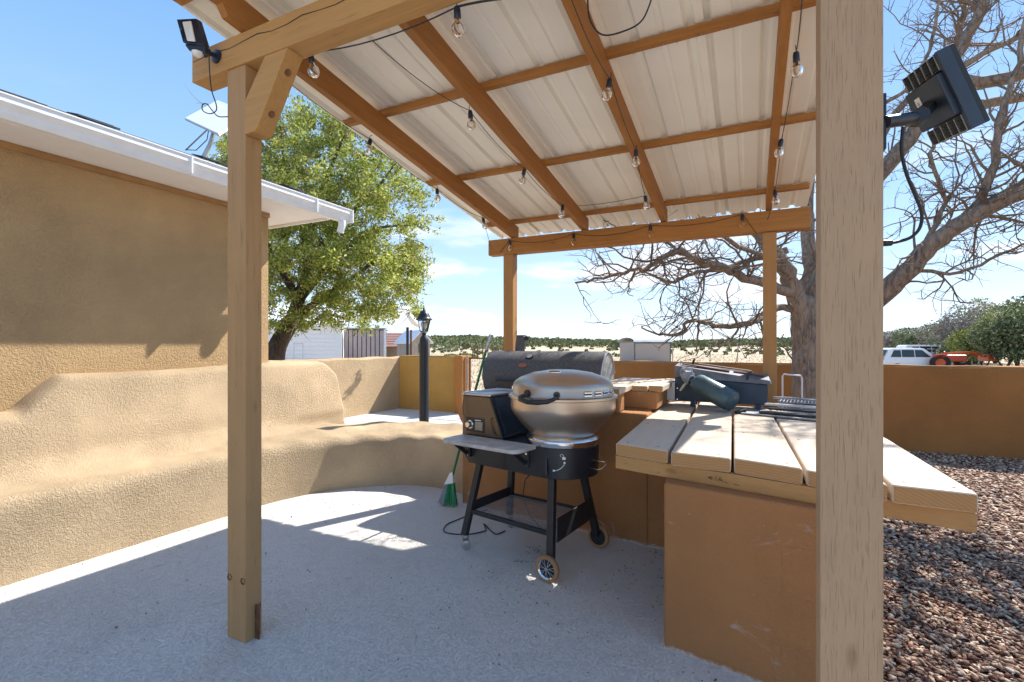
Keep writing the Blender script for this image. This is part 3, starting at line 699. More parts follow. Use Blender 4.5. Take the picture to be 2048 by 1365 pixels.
# body: slab facing left-down
D = 2.33
a_, b_, c_, d_ = at(353, 45, D), at(403, 42, D+.07), at(424, 110, D+.07), at(376, 92, D)
def quadbox(p, depthvec):
    return p, [q+depthvec for q in p]
dv = Vector((.003, .03, .0))
bod = MB().hexa([at(351, 38, D), at(364, 86, D), at(409, 92, D+.03), at(392, 36, D+.06)], [at(351, 38, D)+dv, at(364, 86, D)+dv, at(409, 92, D+.03)+dv, at(392, 36, D+.06)+dv]).build('housing', 'navy', s, bevel=.008, seg=3)
MB().hexa([at(366, 87, D), at(378, 103, D+.01), at(410, 107, D+.03), at(410, 92, D+.03)], [at(366, 87, D)+dv, at(378, 103, D+.01)+dv, at(410, 107, D+.03)+dv, at(410, 92, D+.03)+dv]).build('lower_housing', 'navy', s, bevel=.006)
MB().hexa([at(364, 44, D-.004), at(374, 82, D-.004), at(391, 84, D+.006), at(382, 42, D+.018)], [at(364, 44, D)+dv*.1, at(374, 82, D)+dv*.1, at(391, 84, D+.02)+dv*.1, at(382, 42, D+.03)+dv*.1]).build('light_panel', 'whiteplastic', s, bevel=.003)
MB().lathe([(.02*math.sin(t_*math.pi/12), -.02*math.cos(t_*math.pi/12)) for t_ in range(0, 7)], at(390, 104, D+.02)+Vector((0, .015, 0)), 16).lathe([(.026*math.cos(t_*math.pi/12), -.022*math.sin(t_*math.pi/12)) for t_ in range(0, 7)], at(390, 103, D+.02)+Vector((0, .012, 0)), 16).build('motion_sensor', 'whiteplastic', s, smooth=True)
MB().lathe([(0, 0), (.008, 0), (.008, .004), (0, .004)], at(363, 60, D-.006), 12, mx).build('lens', 'black', s)
MB().tube(smooth_path([at(418, 108, 2.36), at(419, 140, 2.38), at(423, 180, 2.4), at(432, 208, 2.41), at(432, 222, 2.42), at(420, 228, 2.42), at(406, 222, 2.41), at(405, 210, 2.41), at(414, 209, 2.41), at(425, 222, 2.42), at(436, 233, 2.43), at(452, 234, 2.45), at(470, 232, 2.46), at(476, 233, 2.5)], 5), .0026, 6).build('lead', 'cable', s, smooth='auto')

# floodlight on the big post
fl0 = atv(1765, 245, VN+.05); f = thing('floodlight', 'square black floodlight with finned back tilted on the right post', 'floodlight', fl0)
D = 1.30
MB().obox(at(1768, 242, D)+Vector((0, .02, 0)), Vector((.006, 0, 0)), Vector((0, .02, 0)), Vector((0, 0, .075))).build('wall_plate', 'navy', f, bevel=.003)
MB().tube([at(1770, 245, D), at(1832, 236, D+.03)], .0165, 14).build('arm', 'black', f, smooth='auto')
kn = at(1838, 235, D+.03); MB().lathe([(0, -.02), (.02, -.02), (.02, .02), (0, .02)], kn, 14, mx).build('knuckle', 'tarp', f, smooth='auto')
# head: local frame, u up along the tilted plate, w outward (back), t thickness axis
P0, P1, P2, P3 = at(1889, 95, D+.02), at(1962, 250, D+.02), at(1886, 275, D+.20), at(1818, 150, D+.20)
uu = (P1-P0); ll = uu.length; uu.normalize(); ww = (P3-P0); wl = ww.length; ww = (ww-uu*ww.dot(uu)).normalized(); tt = uu.cross(ww).normalized()
if tt.dot(Vector((0, -1, 0))) > 0: tt = -tt     # pointing away from camera
ctr = (P0+P1)/2+ww*wl*.5
MB().obox(ctr+tt*.012, uu*ll/2, ww*wl/2, tt*.012).build('face_plate', 'tarp', f, bevel=.003)
MB().obox((P0+P1)/2-tt*.008, uu*ll/2, ww*.006, tt*.016).build('rim', 'steelblue', f, bevel=.002)
hb = MB().obox(ctr-tt*.02, uu*ll*.27, ww*wl*.46, tt*.018).build('driver_housing', 'steelblue', f, bevel=.004)
MB().obox(ctr-tt*.0385+ww*.035-uu*.01, uu*.026, ww*.013, tt*.0006).build('rating_label', 'whiteplastic', hb)
lb = MB()
for k in range(6): lb.obox(ctr-tt*.0394+ww*.035-uu*(.022-k*.005), uu*.001, ww*(.004+.003*(k % 2)), tt*.0002)
lb.build('label_print', 'black', hb)
for sgn in (-1, 1):
    for k in range(8):
        cc = ctr+uu*sgn*ll*(.30+k*.025)-tt*.012; MB().obox(cc, uu*.0012, ww*wl*.47, tt*.012).build('fin', 'alu' if 0 else 'tarp', f)
    for k in range(6):
        cc = ctr+uu*sgn*ll*.39+ww*wl*(-.45+k*.18)-tt*.014; MB().obox(cc, uu*ll*.1, ww*.0012, tt*.012).build('cross_fin', 'galv', f)
MB().bar(kn, ctr-tt*.03-ww*.0, .03, .02).build('bracket', 'tarp', f)
MB().bar(ctr-uu*ll*.0-tt*.02+ww*wl*.46, kn, .004, .03).build('yoke', 'galv', f)
MB().tube(smooth_path([at(1806, 255, D), at(1803, 300, D), at(1812, 345, D), at(1830, 390, D), at(1843, 425, D), at(1840, 455, D), at(1822, 475, D), at(1795, 484, D), at(1782, 486, D)], 5), .0042, 8).build('lead', 'cable', f, smooth='auto')
MB().tube([at(1766, 487, D), at(1782, 486, D)], .0085, 10).build('plug', 'black', f, smooth='auto')

# ================================================================== COUNTERS
ZT = .93
PP = [Vector(p) for p in ((-.643, 2.58), (-.352, 2.477), (-.071, 2.45), (.206, 2.366), (.47, 2.25), (.718, 2.237))]
sc_ = thing('plank_counter', 'side counter of thick tan planks on a stucco base beside the right post', 'counter', (0, 3.4, 0))
MB().foot([(-.37, 2.42), (.40, 2.27), (.42, 4.50), (-.47, 4.50)], -.02, ZT-.142).build('base', 'counter', sc_, bevel=.012)
dirv = Vector((-.028, 1))
for i in range(5):
    a, b = PP[i].copy(), PP[i+1].copy(); gp_ = .006
    if i == 0: b = Vector((-.358, 2.50))
    a += Vector((gp_ if i else 0, 0)); b -= Vector((gp_ if i < 4 else 0, 0))
    va = 4.54 if i in (2, 3) else 4.75
    if i == 3: va = 4.54
    z0 = ZT-.070; dz = random.uniform(-.003, .003)
    def q(p, z):
        return (p.x, p.y, z)
    A2 = a+dirv*(va-a.y); B2 = b+dirv*(va-b.y)
    o = MB().hexa([q(a, z0), q(b, z0), q(B2, z0), q(A2, z0)], [q(a, ZT+dz), q(b, ZT+dz), q(B2, ZT+dz), q(A2, ZT+dz)]).build('plank', 'plank', sc_, bevel=.011, seg=3)
    sm = MB()
    for fy in (.06, .75):
        for fx in (.2, .8):
            c = a.lerp(b, fx)+dirv*fy; sm.lathe([(0, .0012), (.006, .0012), (.006, 0)], (c.x, c.y, ZT+dz), 8)
    sm.build('screw', 'rustbolt', o)
# skirt following the near ends and the right side
a, b = PP[0], PP[5]
off = Vector((0, .014))
sk = MB().hexa([(a.x-.004, a.y+.01, ZT-.142), (b.x, b.y+.012, ZT-.142), (b.x-.01, b.y+.055, ZT-.142), (a.x, a.y+.05, ZT-.142)], [(a.x-.004, a.y+.01, ZT-.072), (b.x, b.y+.012, ZT-.072), (b.x-.01, b.y+.055, ZT-.072), (a.x, a.y+.05, ZT-.072)]).build('skirt_board', 'skirt', sc_, bevel=.004)
e = (b-a).normalized(); nn = Vector((e.y, -e.x)); st = MB()
def stroke(pts):
    P = []
    for u, w in pts: c = a+Vector((-.004, .008))+e*u; P.append(Vector((c.x+nn.x*.001, c.y+nn.y*.001, ZT-.142+w)))
    st.tube(P, .0011, 4)
stroke([(.505, .045), (.485, .038), (.503, .030)]); stroke([(.485, .038), (.51, .037)]); stroke([(.52, .028), (.522, .05)]); stroke([(.53, .026), (.54, .05), (.55, .026)]); stroke([(.532, .036), (.55, .034)]); stroke([(.556, .03), (.575, .026)]); stroke([(.60, .026), (.625, .024)])
st.build('pencil_mark', 'darkin', sk)
MB().box(.655, .695, 2.31, 4.7, ZT-.142, ZT-.072).build('skirt_board', 'skirt', sc_, bevel=.004)
MB().box(-.63, -.59, 2.66, 4.7, ZT-.142, ZT-.072).build('skirt_board', 'skirt', sc_, bevel=.004)

bc = thing('back_counter', 'orange stucco back counter wall with a raised pale plank top', 'counter', (-1.4, 3.7, 0))
MB().foot([(-2.36, 3.80), (-.66, 3.576), (-.66, 3.776), (-2.36, 4.00)], -.02, .95).build('front_wall', 'counter', bc, bevel=.012)
MB().foot([(-.659, 3.576), (-.475, 3.552), (-.475, 3.76), (-.659, 3.776)], -.02, .786).build('front_wall', 'counter', bc)
MB().foot([(-1.10, 3.802), (-.70, 3.792), (-.70, 4.72), (-1.10, 4.72)], -.02, .952).build('inner_wall', 'counter', bc)
MB().foot([(-1.07, 3.56), (-.86, 3.54), (-.86, 3.72), (-1.07, 3.74)], .951, 1.085).build('capital', 'counter', bc, bevel=.01)
MB().foot([(-1.07, 3.86), (-.64, 3.86), (-.64, 4.75), (-1.07, 4.75)], .953, 1.085).build('upper_wall', 'counter', bc, bevel=.008)
for x0, x1, v0 in ((-1.12, -.845, 3.50), (-.835, -.715, 3.86), (-.705, -.60, 3.87)):
    MB().box(x0, x1, v0, 4.78, 1.087, 1.13+random.uniform(-.003, .003)).build('plank', 'plank', bc, bevel=.006)
MB().foot([(-2.36, 4.005), (-2.16, 4.005), (-2.16, 4.55), (-2.36, 4.55)], -.02, .90).build('left_wall', 'counter', bc, bevel=.01)

# ================================================================== PELLET KETTLE GRILL
gr = thing('kettle_grill', 'stainless kettle pellet grill with black hopper and side shelf on a wheeled cart', 'grill', (-1.42, 3.15, 0), R(-11), local=True)
KX = .295
lid = MB().lathe([(.357, 1.100), (.363, 1.104), (.363, 1.118), (.345, 1.124), (.338, 1.135), (.335, 1.175), (.328, 1.198), (.312, 1.215), (.28, 1.235), (.20, 1.264), (.10, 1.280), (0, 1.285)], (KX, 0, 0), 64).build('lid', 'steel', gr, smooth='auto')
MB().lathe([(.350, 1.099), (.350, 1.045), (.345, 1.022), (.330, .995), (.300, .955), (.262, .912), (.222, .872), (.212, .860)], (KX, 0, 0), 64).build('bowl', 'steel', gr, smooth='auto')
MB().lathe([(.210, .862), (.222, .860), (.246, .842), (.249, .832), (.244, .815), (.241, .802)], (KX, 0, 0), 48).build('collar', 'chrome', gr, smooth='auto')
# lid badge
bq = MB(); 
ang = R(-82); bx, by = KX+.135*math.cos(ang), .135*math.sin(ang)
bmx = Matrix.Rotation(ang+R(90), 3, 'Z') @ Matrix.Rotation(R(6), 3, 'X')
def ell(a, b, z0, z1, n=28):
    return [(a*math.cos(i*2*math.pi/n), b*math.sin(i*2*math.pi/n)) for i in range(n)]
pts = ell(.048, .026, 0, 0); V_ = [bmx @ Vector((x, y, 0))+Vector((bx, by, 1.272)) for x, y in pts]
bd = MB().prism(V_, (0, -.0, .005)).build('badge', 'chrome', lid)
V_ = [bmx @ Vector((x*.85, y*.8, 0))+Vector((bx, by, 1.2775)) for x, y in pts]
MB().prism(V_, (0, 0, .0012)).build('badge_print', 'rustbolt', bd)
# louvres
for k in range(4):
    q = R(-32+k*13); c = Vector((KX+.338*math.cos(q), .338*math.sin(q), 1.160))
    r_ = Vector((math.cos(q), math.sin(q), 0)); t_ = Vector((-math.sin(q), math.cos(q), 0))
    MB().obox(c, t_*.027, r_*.007+Vector((0, 0, -.004)), Vector((0, 0, .005))).obox(c+Vector((0, 0, -.018)), t_*.027, r_*.007+Vector((0, 0, -.004)), Vector((0, 0, .005))).build('louvre', 'chrome', lid, bevel=.002)
    MB().obox(c-r_*.0015+Vector((0, 0, -.009)), t_*.025, r_*.003, Vector((0, 0, .013))).build('louvre_slot', 'darkin', lid)
q = R(-150); c = Vector((KX+.336*math.cos(q), .336*math.sin(q), 1.160)); r_ = Vector((math.cos(q), math.sin(q), 0)); t_ = Vector((-math.sin(q), math.cos(q), 0))
MB().obox(c, t_*.022, r_*.005, Vector((0, 0, .012))).build('louvre', 'chrome', lid, bevel=.002)
# handle
def kp(deg, r, z): a = R(deg); return Vector((KX+r*math.cos(a), r*math.sin(a), z))
hd = MB().tube([kp(-99, .36+.005, 1.135), kp(-99, .405, 1.128), kp(-97, .420, 1.117), kp(-88, .432, 1.108), kp(-79, .432, 1.108), kp(-71, .425, 1.113), kp(-66, .405, 1.128), kp(-65, .36, 1.137)], [.013, .013, .014, .0165, .0165, .014, .011, .011], 12).build('handle', 'black', lid, smooth='auto')
MB().lathe([(0, 0), (.026, 0), (.024, .012), (0, .012)], kp(-99, .336, 1.145), 14, kp(-99, 1, 0).xy.to_3d().to_track_quat('Z', 'Y').to_matrix() if 0 else Vector((math.cos(R(-99)), math.sin(R(-99)), 0)).to_track_quat('Z', 'Y').to_matrix()).build('handle_mount', 'black', lid, smooth='auto')
MB().lathe([(0, 0), (.022, 0), (.020, .012), (0, .012)], kp(-65, .336, 1.145), 14, Vector((math.cos(R(-65)), math.sin(R(-65)), 0)).to_track_quat('Z', 'Y').to_matrix()).build('handle_mount', 'black', lid, smooth='auto')
# black base: drum + box, rounded right end
n = 24; poly = [(-.42, -.215)]+[(KX+.240*math.cos(R(-90+180*i/n)), .240*math.sin(R(-90+180*i/n))) for i in range(n+1)]+[(-.42, .215)]
bs = MB(); base = [(x, y, .605) for x, y in poly]; top = [(x, y, .80) for x, y in poly]; mid = []
for (x, y) in poly: mid.append((x, y, .68))
base = [(-.36 if x < -.4 else x-(.006 if x > 0 else 0), y*.985, z) for x, y, z in base]
nn_ = len(poly); bs.add(base+mid+top, [tuple(range(nn_-1, -1, -1)), tuple(range(2*nn_, 3*nn_))]+[(l*nn_+i, l*nn_+(i+1) % nn_, (l+1)*nn_+(i+1) % nn_, (l+1)*nn_+i) for l in (0, 1) for i in range(nn_)])
drum = bs.build('firebox', 'black', gr, smooth='auto', bevel=.004)
MB().box(-.02, -.018, -.2405, -.236, .61, .795).build('seam', 'darkin', drum)
# ash lever, lock symbol and arrow
for zz in (.0,): MB().bar(kp(-84, .243, .735), kp(-82, .262, .635), .012, .016).build('ash_lever', 'black', drum, bevel=.003)
def dp(deg, z, r=.2425): return kp(deg, r, z)
pr = MB()
arc = [dp(-58+0.0*i, 0) for i in range(2)]
pts = [(-56, .715), (-57, .70), (-60, .685), (-64, .672), (-68, .665), (-72, .663)]
pr.tube([dp(a_, z_) for a_, z_ in pts], .0022, 5)
for a_, z_, s_ in ((-56, .715, 1), (-72, .663, -1)):
    pr.obox(dp(a_, z_, .2432), (.0055, .002, 0), (0, .0005, 0), (0, 0, .0055))
pr.build('lock_arrow', 'whiteplastic', drum)
MB().obox(dp(-57, .742, .2432), (.009, .005, 0), (0, .0008, 0), (0, 0, .008)).tube([dp(-61, .750), dp(-62.5, .762), dp(-60, .769), dp(-58, .762), dp(-57.6, .750)], .002, 5).build('lock_symbol', 'whiteplastic', drum)
MB().tube([kp(-12, .24, .668), kp(-12, .30, .668), kp(-8, .315, .672), kp(0, .318, .69), kp(5, .30, .70), kp(6, .243, .70)], .0035, 6).build('side_hook', 'chrome', drum, smooth='auto')
# hopper
hp = [(-.42, -.205, .802), (-.05, -.205, .802), (-.165, -.205, 1.085), (-.42, -.205, 1.085)]
hop = MB().prism(hp, (0, .40, 0)).build('hopper', 'black', gr, bevel=.004)
MB().prism([(-.415, -.2055, .806), (-.06, -.2055, .806), (-.172, -.2055, 1.08), (-.415, -.2055, 1.08)], (0, -.002, 0)).build('front_panel', plain('dark_steel', (.15, .125, .105), .33, .9, .12, 5, 0), hop)
MB().box(-.43, -.155, -.215, .205, 1.087, 1.108).build('hopper_lid', 'alu', hop, bevel=.007, seg=3)
MB().box(-.4225, -.4205, -.20, .19, .81, 1.08).build('side_panel', 'alu', hop)
MB().obox((-.105, -.0, .943), Vector((.0525, 0, -.13)), (0, .17, 0), Vector((.013, 0, .0055))*.25).build('chute_panel', 'steelblue', hop)
cp = MB().box(-.385, -.215, -.2105, -.2077, .83, .93).build('control_panel', 'black', hop, bevel=.003)
mkx = Vector((0, -1, 0)).to_track_quat('Z', 'Y').to_matrix()
MB().lathe([(0, .03), (.018, .03), (.021, .022), (.023, 0), (.030, 0), (.030, -.003)], (-.350, -.2110, .880), 22, mkx).build('knob', 'chrome', cp, smooth='auto')
MB().box(-.30, -.23, -.2145, -.2107, .845, .905).build('screen', plain('screen_beige', (.33, .28, .20), .25), cp, bevel=.002)
MB().box(-.300, -.245, -.214, -.2107, .912, .918).build('print', 'whiteplastic', cp)
MB().tube([(-.35, -.225, .905), (-.395, -.23, .95), (-.402, -.228, 1.02), (-.39, -.222, 1.10), (-.36, -.20, 1.113), (-.30, -.10, 1.113), (-.20, .0, 1.113), (-.10, .02, 1.113)], .0022, 6).build('probe_wire', 'cable', hop, smooth='auto')
MB().tube([(-.13, -.16, 1.0), (-.15, -.22, .93), (-.13, -.215, .85), (-.09, -.2, .81), (-.02, -.16, .83), (.04, -.12, .86)], .003, 6).build('hose', 'cable', hop, smooth='auto')
# shelf board
pts = []
x0, x1, y0, y1 = -.41, .24, -.455, -.225
for (cx, cy_, r_, a0) in ((x0+.06, y0+.06, .06, 180), (x1-.06, y0+.06, .06, 270), (x1, y1, .0, 0), (x0+.02, y1-.02, .02, 90)):
    if r_ == 0: pts.append((x1, y1)); continue
    for i in range(7): a_ = R(a0+15*i); pts.append((cx+r_*math.cos(a_), cy_+r_*math.sin(a_)))
shf = MB().foot(pts, .782, .806).build('front_shelf', plain('worn_pale_board', (.50, .46, .42), .5, 0, .3, 14, .0005), gr, bevel=.003)
for x in (-.34, .17):
    MB().box(x-.018, x+.018, -.246, -.218, .655, .778).build('shelf_bracket', 'black', shf, bevel=.003)
    MB().bar((x, -.25, .68), (x, -.38, .775), .012, .03).build('shelf_strut', 'black', shf, bevel=.002)
    for z in (.675, .745): MB().lathe([(0, .003), (.008, .003), (.008, 0)], (x, -.247, z), 8, mkx).build('bolt', 'chrome', shf)
# legs
tops = [(-.27, -.19), (.33, -.185), (.33, .19), (-.27, .19)]; feet = [(-.36, -.255, .10), (.375, -.275, .115), (.39, .30, .115), (-.36, .27, .10)]
def leg(i):
    t0 = Vector((*tops[i], .612)); f0 = Vector(feet[i]); return MB().bar(f0, t0, .048, .040, (0, 1, 0)).build('leg', 'black', gr, bevel=.005)
legs = [leg(i) for i in range(4)]
def lz(i, z): t0 = Vector((*tops[i], .612)); f0 = Vector(feet[i]); return f0.lerp(t0, (z-f0.z)/(t0.z-f0.z))
MB().bar(lz(0, .30), lz(3, .30), .012, .07).build('side_plate', 'black', gr, bevel=.003)
MB().prism([lz(1, .36)+Vector((.026, .02, 0)), lz(1, .22)+Vector((.026, .02, 0)), lz(2, .25)+Vector((.026, -.02, 0)), lz(2, .38)+Vector((.026, -.02, 0))], (.008, 0, 0)).build('side_plate', 'black', gr, bevel=.002)
MB().bar(lz(0, .27)+Vector((.02, 0, 0)), lz(1, .27)-Vector((.02, 0, 0)), .02, .03).build('shelf_rail', 'black', gr, bevel=.003)
MB().bar(lz(3, .27)+Vector((.02, 0, 0)), lz(2, .27)-Vector((.02, 0, 0)), .02, .03).build('shelf_rail', 'black', gr, bevel=.003)
w = MB(); A_, B_ = lz(0, .27), lz(2, .27)
k = 0
xx = A_.x+.02
while xx < B_.x-.01:
    w.obox((xx, (A_.y+B_.y)/2, .272), (.0012, 0, 0), (0, (B_.y-A_.y)/2-.01, 0), (0, 0, .0012)); xx += .014
yy = A_.y+.03
while yy < B_.y-.02:
    w.obox(((A_.x+B_.x)/2, yy, .2745), ((B_.x-A_.x)/2-.02, 0, 0), (0, .0012, 0), (0, 0, .0012)); yy += .03
tag(w.build('wire_shelf', 'galv', gr), kind=None)
# big wheels
for i, sgn in ((1, -1), (2, 1)):
    fx, fy, _ = feet[i]; c = Vector((fx, fy+sgn*.038, .082)); mw = Vector((0, sgn, 0)).to_track_quat('Z', 'Y').to_matrix()
    tyr = MB().lathe([(.060, -.016), (.076, -.016), (.082, -.010), (.082, .010), (.076, .016), (.060, .016)], c, 36, mw).build('wheel', 'tyre_tan', gr, smooth='auto')
    MB().lathe([(0, -.012), (.060, -.012), (.060, .006), (0, .006)], c, 30, mw).build('hub_disc', 'black', tyr, smooth='auto')
    MB().lathe([(.052, .008), (.060, .016), (.063, .014), (.060, .006), (.052, .006)], c, 36, mw).lathe([(0, .018), (.012, .016), (.014, .006)], c, 16, mw).build('rim', 'chrome', tyr, smooth='auto')
    for s8 in range(7):
        q = s8*2*math.pi/7+.2; d1 = mw @ Vector((math.cos(q), math.sin(q), 0)); d2 = mw @ Vector((math.cos(q+.18), math.sin(q+.18), 0)); d3 = mw @ Vector((math.cos(q-.18), math.sin(q-.18), 0)); ax_ = Vector((0, sgn*.011, 0))
        MB().bar(c+d1*.012+ax_, c+d2*.055+ax_, .0045, .004, (0, sgn, 0)).bar(c+d1*.012+ax_, c+d3*.055+ax_, .0045, .004, (0, sgn, 0)).build('spoke', 'chrome', tyr)
    MB().tube([Vector((fx, fy, .115)), Vector((fx, fy+sgn*.02, .085))], .012, 8).build('axle', 'black', tyr)
for i in (0, 3):
    fx, fy, _ = feet[i]; c = Vector((fx+.02, fy-.005, .033)); mw = Vector((.8, -.6, 0)).normalized().to_track_quat('Z', 'Y').to_matrix()
    cs = MB().lathe([(0, -.011), (.024, -.011), (.033, -.008), (.033, .008), (.024, .011), (0, .011)], c, 22, mw).build('caster', 'galv', gr, smooth='auto')
    MB().lathe([(.026, .0), (.026, -.02), (0, -.02)], (fx+.01, fy, .105), 14).bar((fx, fy-.013, .095), (fx+.02, fy-.018, .04), .004, .022, (0, 1, 0)).bar((fx, fy+.016, .095), (fx+.02, fy+.012, .04), .004, .022, (0, 1, 0)).build('caster_fork', 'galv', cs)
# power cord on floor
def W(p): return Matrix.Rotation(R(-11), 3, 'Z') @ Vector(p)+Vector((-1.42, 3.15, 0))
cd = [gp(1010, 1062, .006), gp(990, 1068, .006), gp(968, 1048, .006), gp(972, 1060, .006), gp(960, 1065, .006), gp(935, 1069, .006), gp(905, 1068, .006), gp(888, 1063, .006), gp(893, 1050, .006), gp(915, 1040, .006), gp(940, 1030, .006), gp(975, 1020, .006)]
tag(MB().tube(smooth_path(cd, 6), .0045, 8).build('power_cord', 'cable', smooth='auto', at_=tuple(cd[5])), 'black power cord coiled on the concrete by the grill caster', 'cable')
tag(MB().tube([W((-.05, .22, .62)), W((-.10, .24, .50)), W((-.2, .26, .40)), W((-.25, .30, .25)), W((-.2, .33, .1)), W((-.1, .35, .01))], .004, 6).build('power_cord', 'cable', smooth='auto', at_=tuple(W((-.1, .35, 0)))), 'black cord hanging down behind the kettle grill', 'cable')

# ================================================================== BARREL SMOKER
bz, bv, br_ = 1.150, 4.25, .24; X0, X1 = -2.27, -1.13
sm = thing('barrel_grill', 'speckled black barrel grill with chimney standing behind the back counter', 'grill', ((X0+X1)/2, bv, 0))
RM = Vector((1, 0, 0)).to_track_quat('Z', 'Y').to_matrix()
def barrel(a0, a1, r, name, mat, x0, x1, th=.008):
    m = MB(); n = 22; vs = []
    for x in (x0, x1):
        for rr in (r, r-th):
            for i in range(n+1):
                a = R(a0+(a1-a0)*i/n); vs.append((x, bv-rr*math.cos(a), bz+rr*math.sin(a)))
    k = n+1; fs = []
    for i in range(n):
        fs += [(i, i+1, 2*k+i+1, 2*k+i), (k+i, 3*k+i, 3*k+i+1, k+i+1), (i, k+i, k+i+1, i+1), (2*k+i, 2*k+i+1, 3*k+i+1, 3*k+i)]
    fs += [(0, 2*k, 3*k, k), (n, k+n, 3*k+n, 2*k+n)]
    return m.add(vs, fs).build(name, mat, sm, smooth='auto')
hood = barrel(-8, 172, br_, 'lid', 'blackgrain', X0, X1)
barrel(172, 352, br_-.004, 'lower_barrel', 'blackgrain', X0+.01, X1-.01)
def disc(x, t, name, mat, par, r=None, off=0):
    r = r or br_-.009; n = 30; pts = [(x, bv-r*math.cos(2*math.pi*i/n), bz+r*math.sin(2*math.pi*i/n)) for i in range(n)]
    return MB().prism(pts, (t, 0, 0)).build(name, mat, par)
disc(X0+.002, .006, 'end_cap', 'blackgrain', sm); ec = disc(X1-.006, .005, 'end_cap', plain('grey_enamel', (.36, .35, .34), .5, .2, .25, 10), sm)
MB().tube([(X1-.001+.004, bv-(br_-.01)*math.cos(R(a)), bz+(br_-.01)*math.sin(R(a))) for a in range(-8, 173, 6)], .006, 6).build('edge_rim', 'alu', hood, smooth='auto')
# thermometer and logo plate on the lid
def bp(x, deg, r): a = R(deg); return Vector((x, bv-r*math.cos(a), bz+r*math.sin(a))), Vector((0, -math.cos(a), math.sin(a)))
p, nr = bp(-1.82, 52, br_); th_ = MB().lathe([(0, .012), (.034, .012), (.036, .008), (.036, 0), (0, 0)], p, 28, nr.to_track_quat('Z', 'Y').to_matrix()).build('thermometer', 'black', hood, smooth='auto')
MB().lathe([(0, .0135), (.028, .0135), (.028, .0125)], p, 28, nr.to_track_quat('Z', 'Y').to_matrix()).build('dial', 'alu', th_)
p, nr = bp(-1.86, 28, br_); mq = nr.to_track_quat('Z', 'Y').to_matrix(); up_ = Vector((0, math.sin(R(28)), math.cos(R(28))))
V_ = [p+Vector((.052*math.cos(t_*math.pi/10), 0, 0))+up_*.024*math.sin(t_*math.pi/10) for t_ in range(20)]
lg = MB().prism(V_, nr*.003).build('logo_plate', 'rustbolt', hood)
MB().prism([p+nr*.003+Vector((.045*math.cos(t_*math.pi/10), 0, 0))+up_*.018*math.sin(t_*math.pi/10) for t_ in range(20)], nr*.0008).build('logo_face', plain('faded_red', (.35, .12, .09), .6), lg)
ch = MB().lathe([(.05, 0), (.05, .20), (.045, .20), (.045, 0)], (-2.06, bv+.14, bz+.185), 24, Matrix.Rotation(R(6), 3, 'Y')).build('chimney', 'blackgrain', sm, smooth='auto')
cc = Vector((-2.06, bv+.14, bz+.185))+Matrix.Rotation(R(6), 3, 'Y') @ Vector((0, 0, .2))
MB().lathe([(0, .012), (.052, .010), (.053, 0), (0, 0)], cc+Vector((.0, 0, .001)), 22).build('chimney_cap', 'blackgrain', ch, smooth='auto')
MB().lathe([(0, -.008), (.02, -.008), (.024, 0), (.02, .008), (0, .008)], cc+Vector((.062, -.01, -.02)), 14, mkx).build('cap_knob', 'black', ch, smooth='auto')
for x in (X0+.12, X1-.12):
    for dy in (-.16, .16): MB().bar((x, bv+dy*1.2, 0), (x, bv+dy*.9, bz-.17), .03, .03).build('leg', 'black', sm)
MB().tube([(-2.1, bv-br_-.04, bz-.02), (-1.4, bv-br_-.04, bz-.02)], .012, 10).build('handle', 'steelblue', hood, smooth='auto')
# brown rock seen left of the barrel grill
def rock(c, s, mat, name):
    m = MB(); V_ = []
    import bmesh
    bmm = bmesh.new(); bmesh.ops.create_icosphere(bmm, subdivisions=2, radius=1)
    vs = [Vector(c)+Vector((v.co.x*s[0], v.co.y*s[1], v.co.z*s[2]))*(1+.18*math.sin(v.co.x*7+v.co.z*5)+random.uniform(-.08, .08)) for v in bmm.verts]
    fs = [tuple(v.index for v in f_.verts) for f_ in bmm.faces]; bmm.free()
    return m.add(vs, fs).build(name, mat, at_=(c[0], c[1], c[2]-s[2]), smooth='auto')
c = at(952, 768, 8.0)
tag(rock((c.x, c.y, .34), (.24, .3, .34), M['rustbolt'], 'rock'), 'brown boulder standing behind the hopper near the gate', 'rock')

# ================================================================== BROOM
b0, b1 = Vector((-2.455, 3.70, .0)), Vector((-1.99, 3.655, 1.53))
bro = thing('broom', 'green handled angled broom leaning on the end of the back counter', 'broom', b0)
hd0 = Vector((-2.40, 3.695, .265)); tt_ = (b1-hd0)
MB().tube([hd0, hd0+tt_*.90], .0115, 10).build('handle', 'green', bro, smooth='auto')
MB().tube([hd0+tt_*.90, b1, b1+tt_*.006], [.013, .013, .008], 10).build('grip', 'galv', bro, smooth='auto')
MB().hexa([(-2.475, 3.672, .19), (-2.375, 3.672, .215), (-2.375, 3.718, .215), (-2.475, 3.718, .19)], [(-2.418, 3.68, .30), (-2.388, 3.68, .31), (-2.388, 3.71, .31), (-2.418, 3.71, .30)]).build('head', 'whiteplastic', bro, bevel=.004)
def bristles(xa, xb, ya, mat, seed):
    random.seed(seed); m = MB()
    for k in range(90):
        u = random.random(); w_ = random.random(); top = Vector((xa+(xb-xa)*u, 3.68+.03*w_, .19+.02*u)); bot = Vector((ya[0]+(ya[1]-ya[0])*u, 3.66+.07*w_, random.uniform(.002, .015)+.01*(1-u)))
        m.tube([top, bot], .0026, 3)
    o = m.build('bristles', mat, bro); return o
bristles(-2.47, -2.44, (-2.535, -2.47), 'greybristle', 1); bristles(-2.44, -2.38, (-2.47, -2.36), 'greenbristle', 2)
random.seed(11)

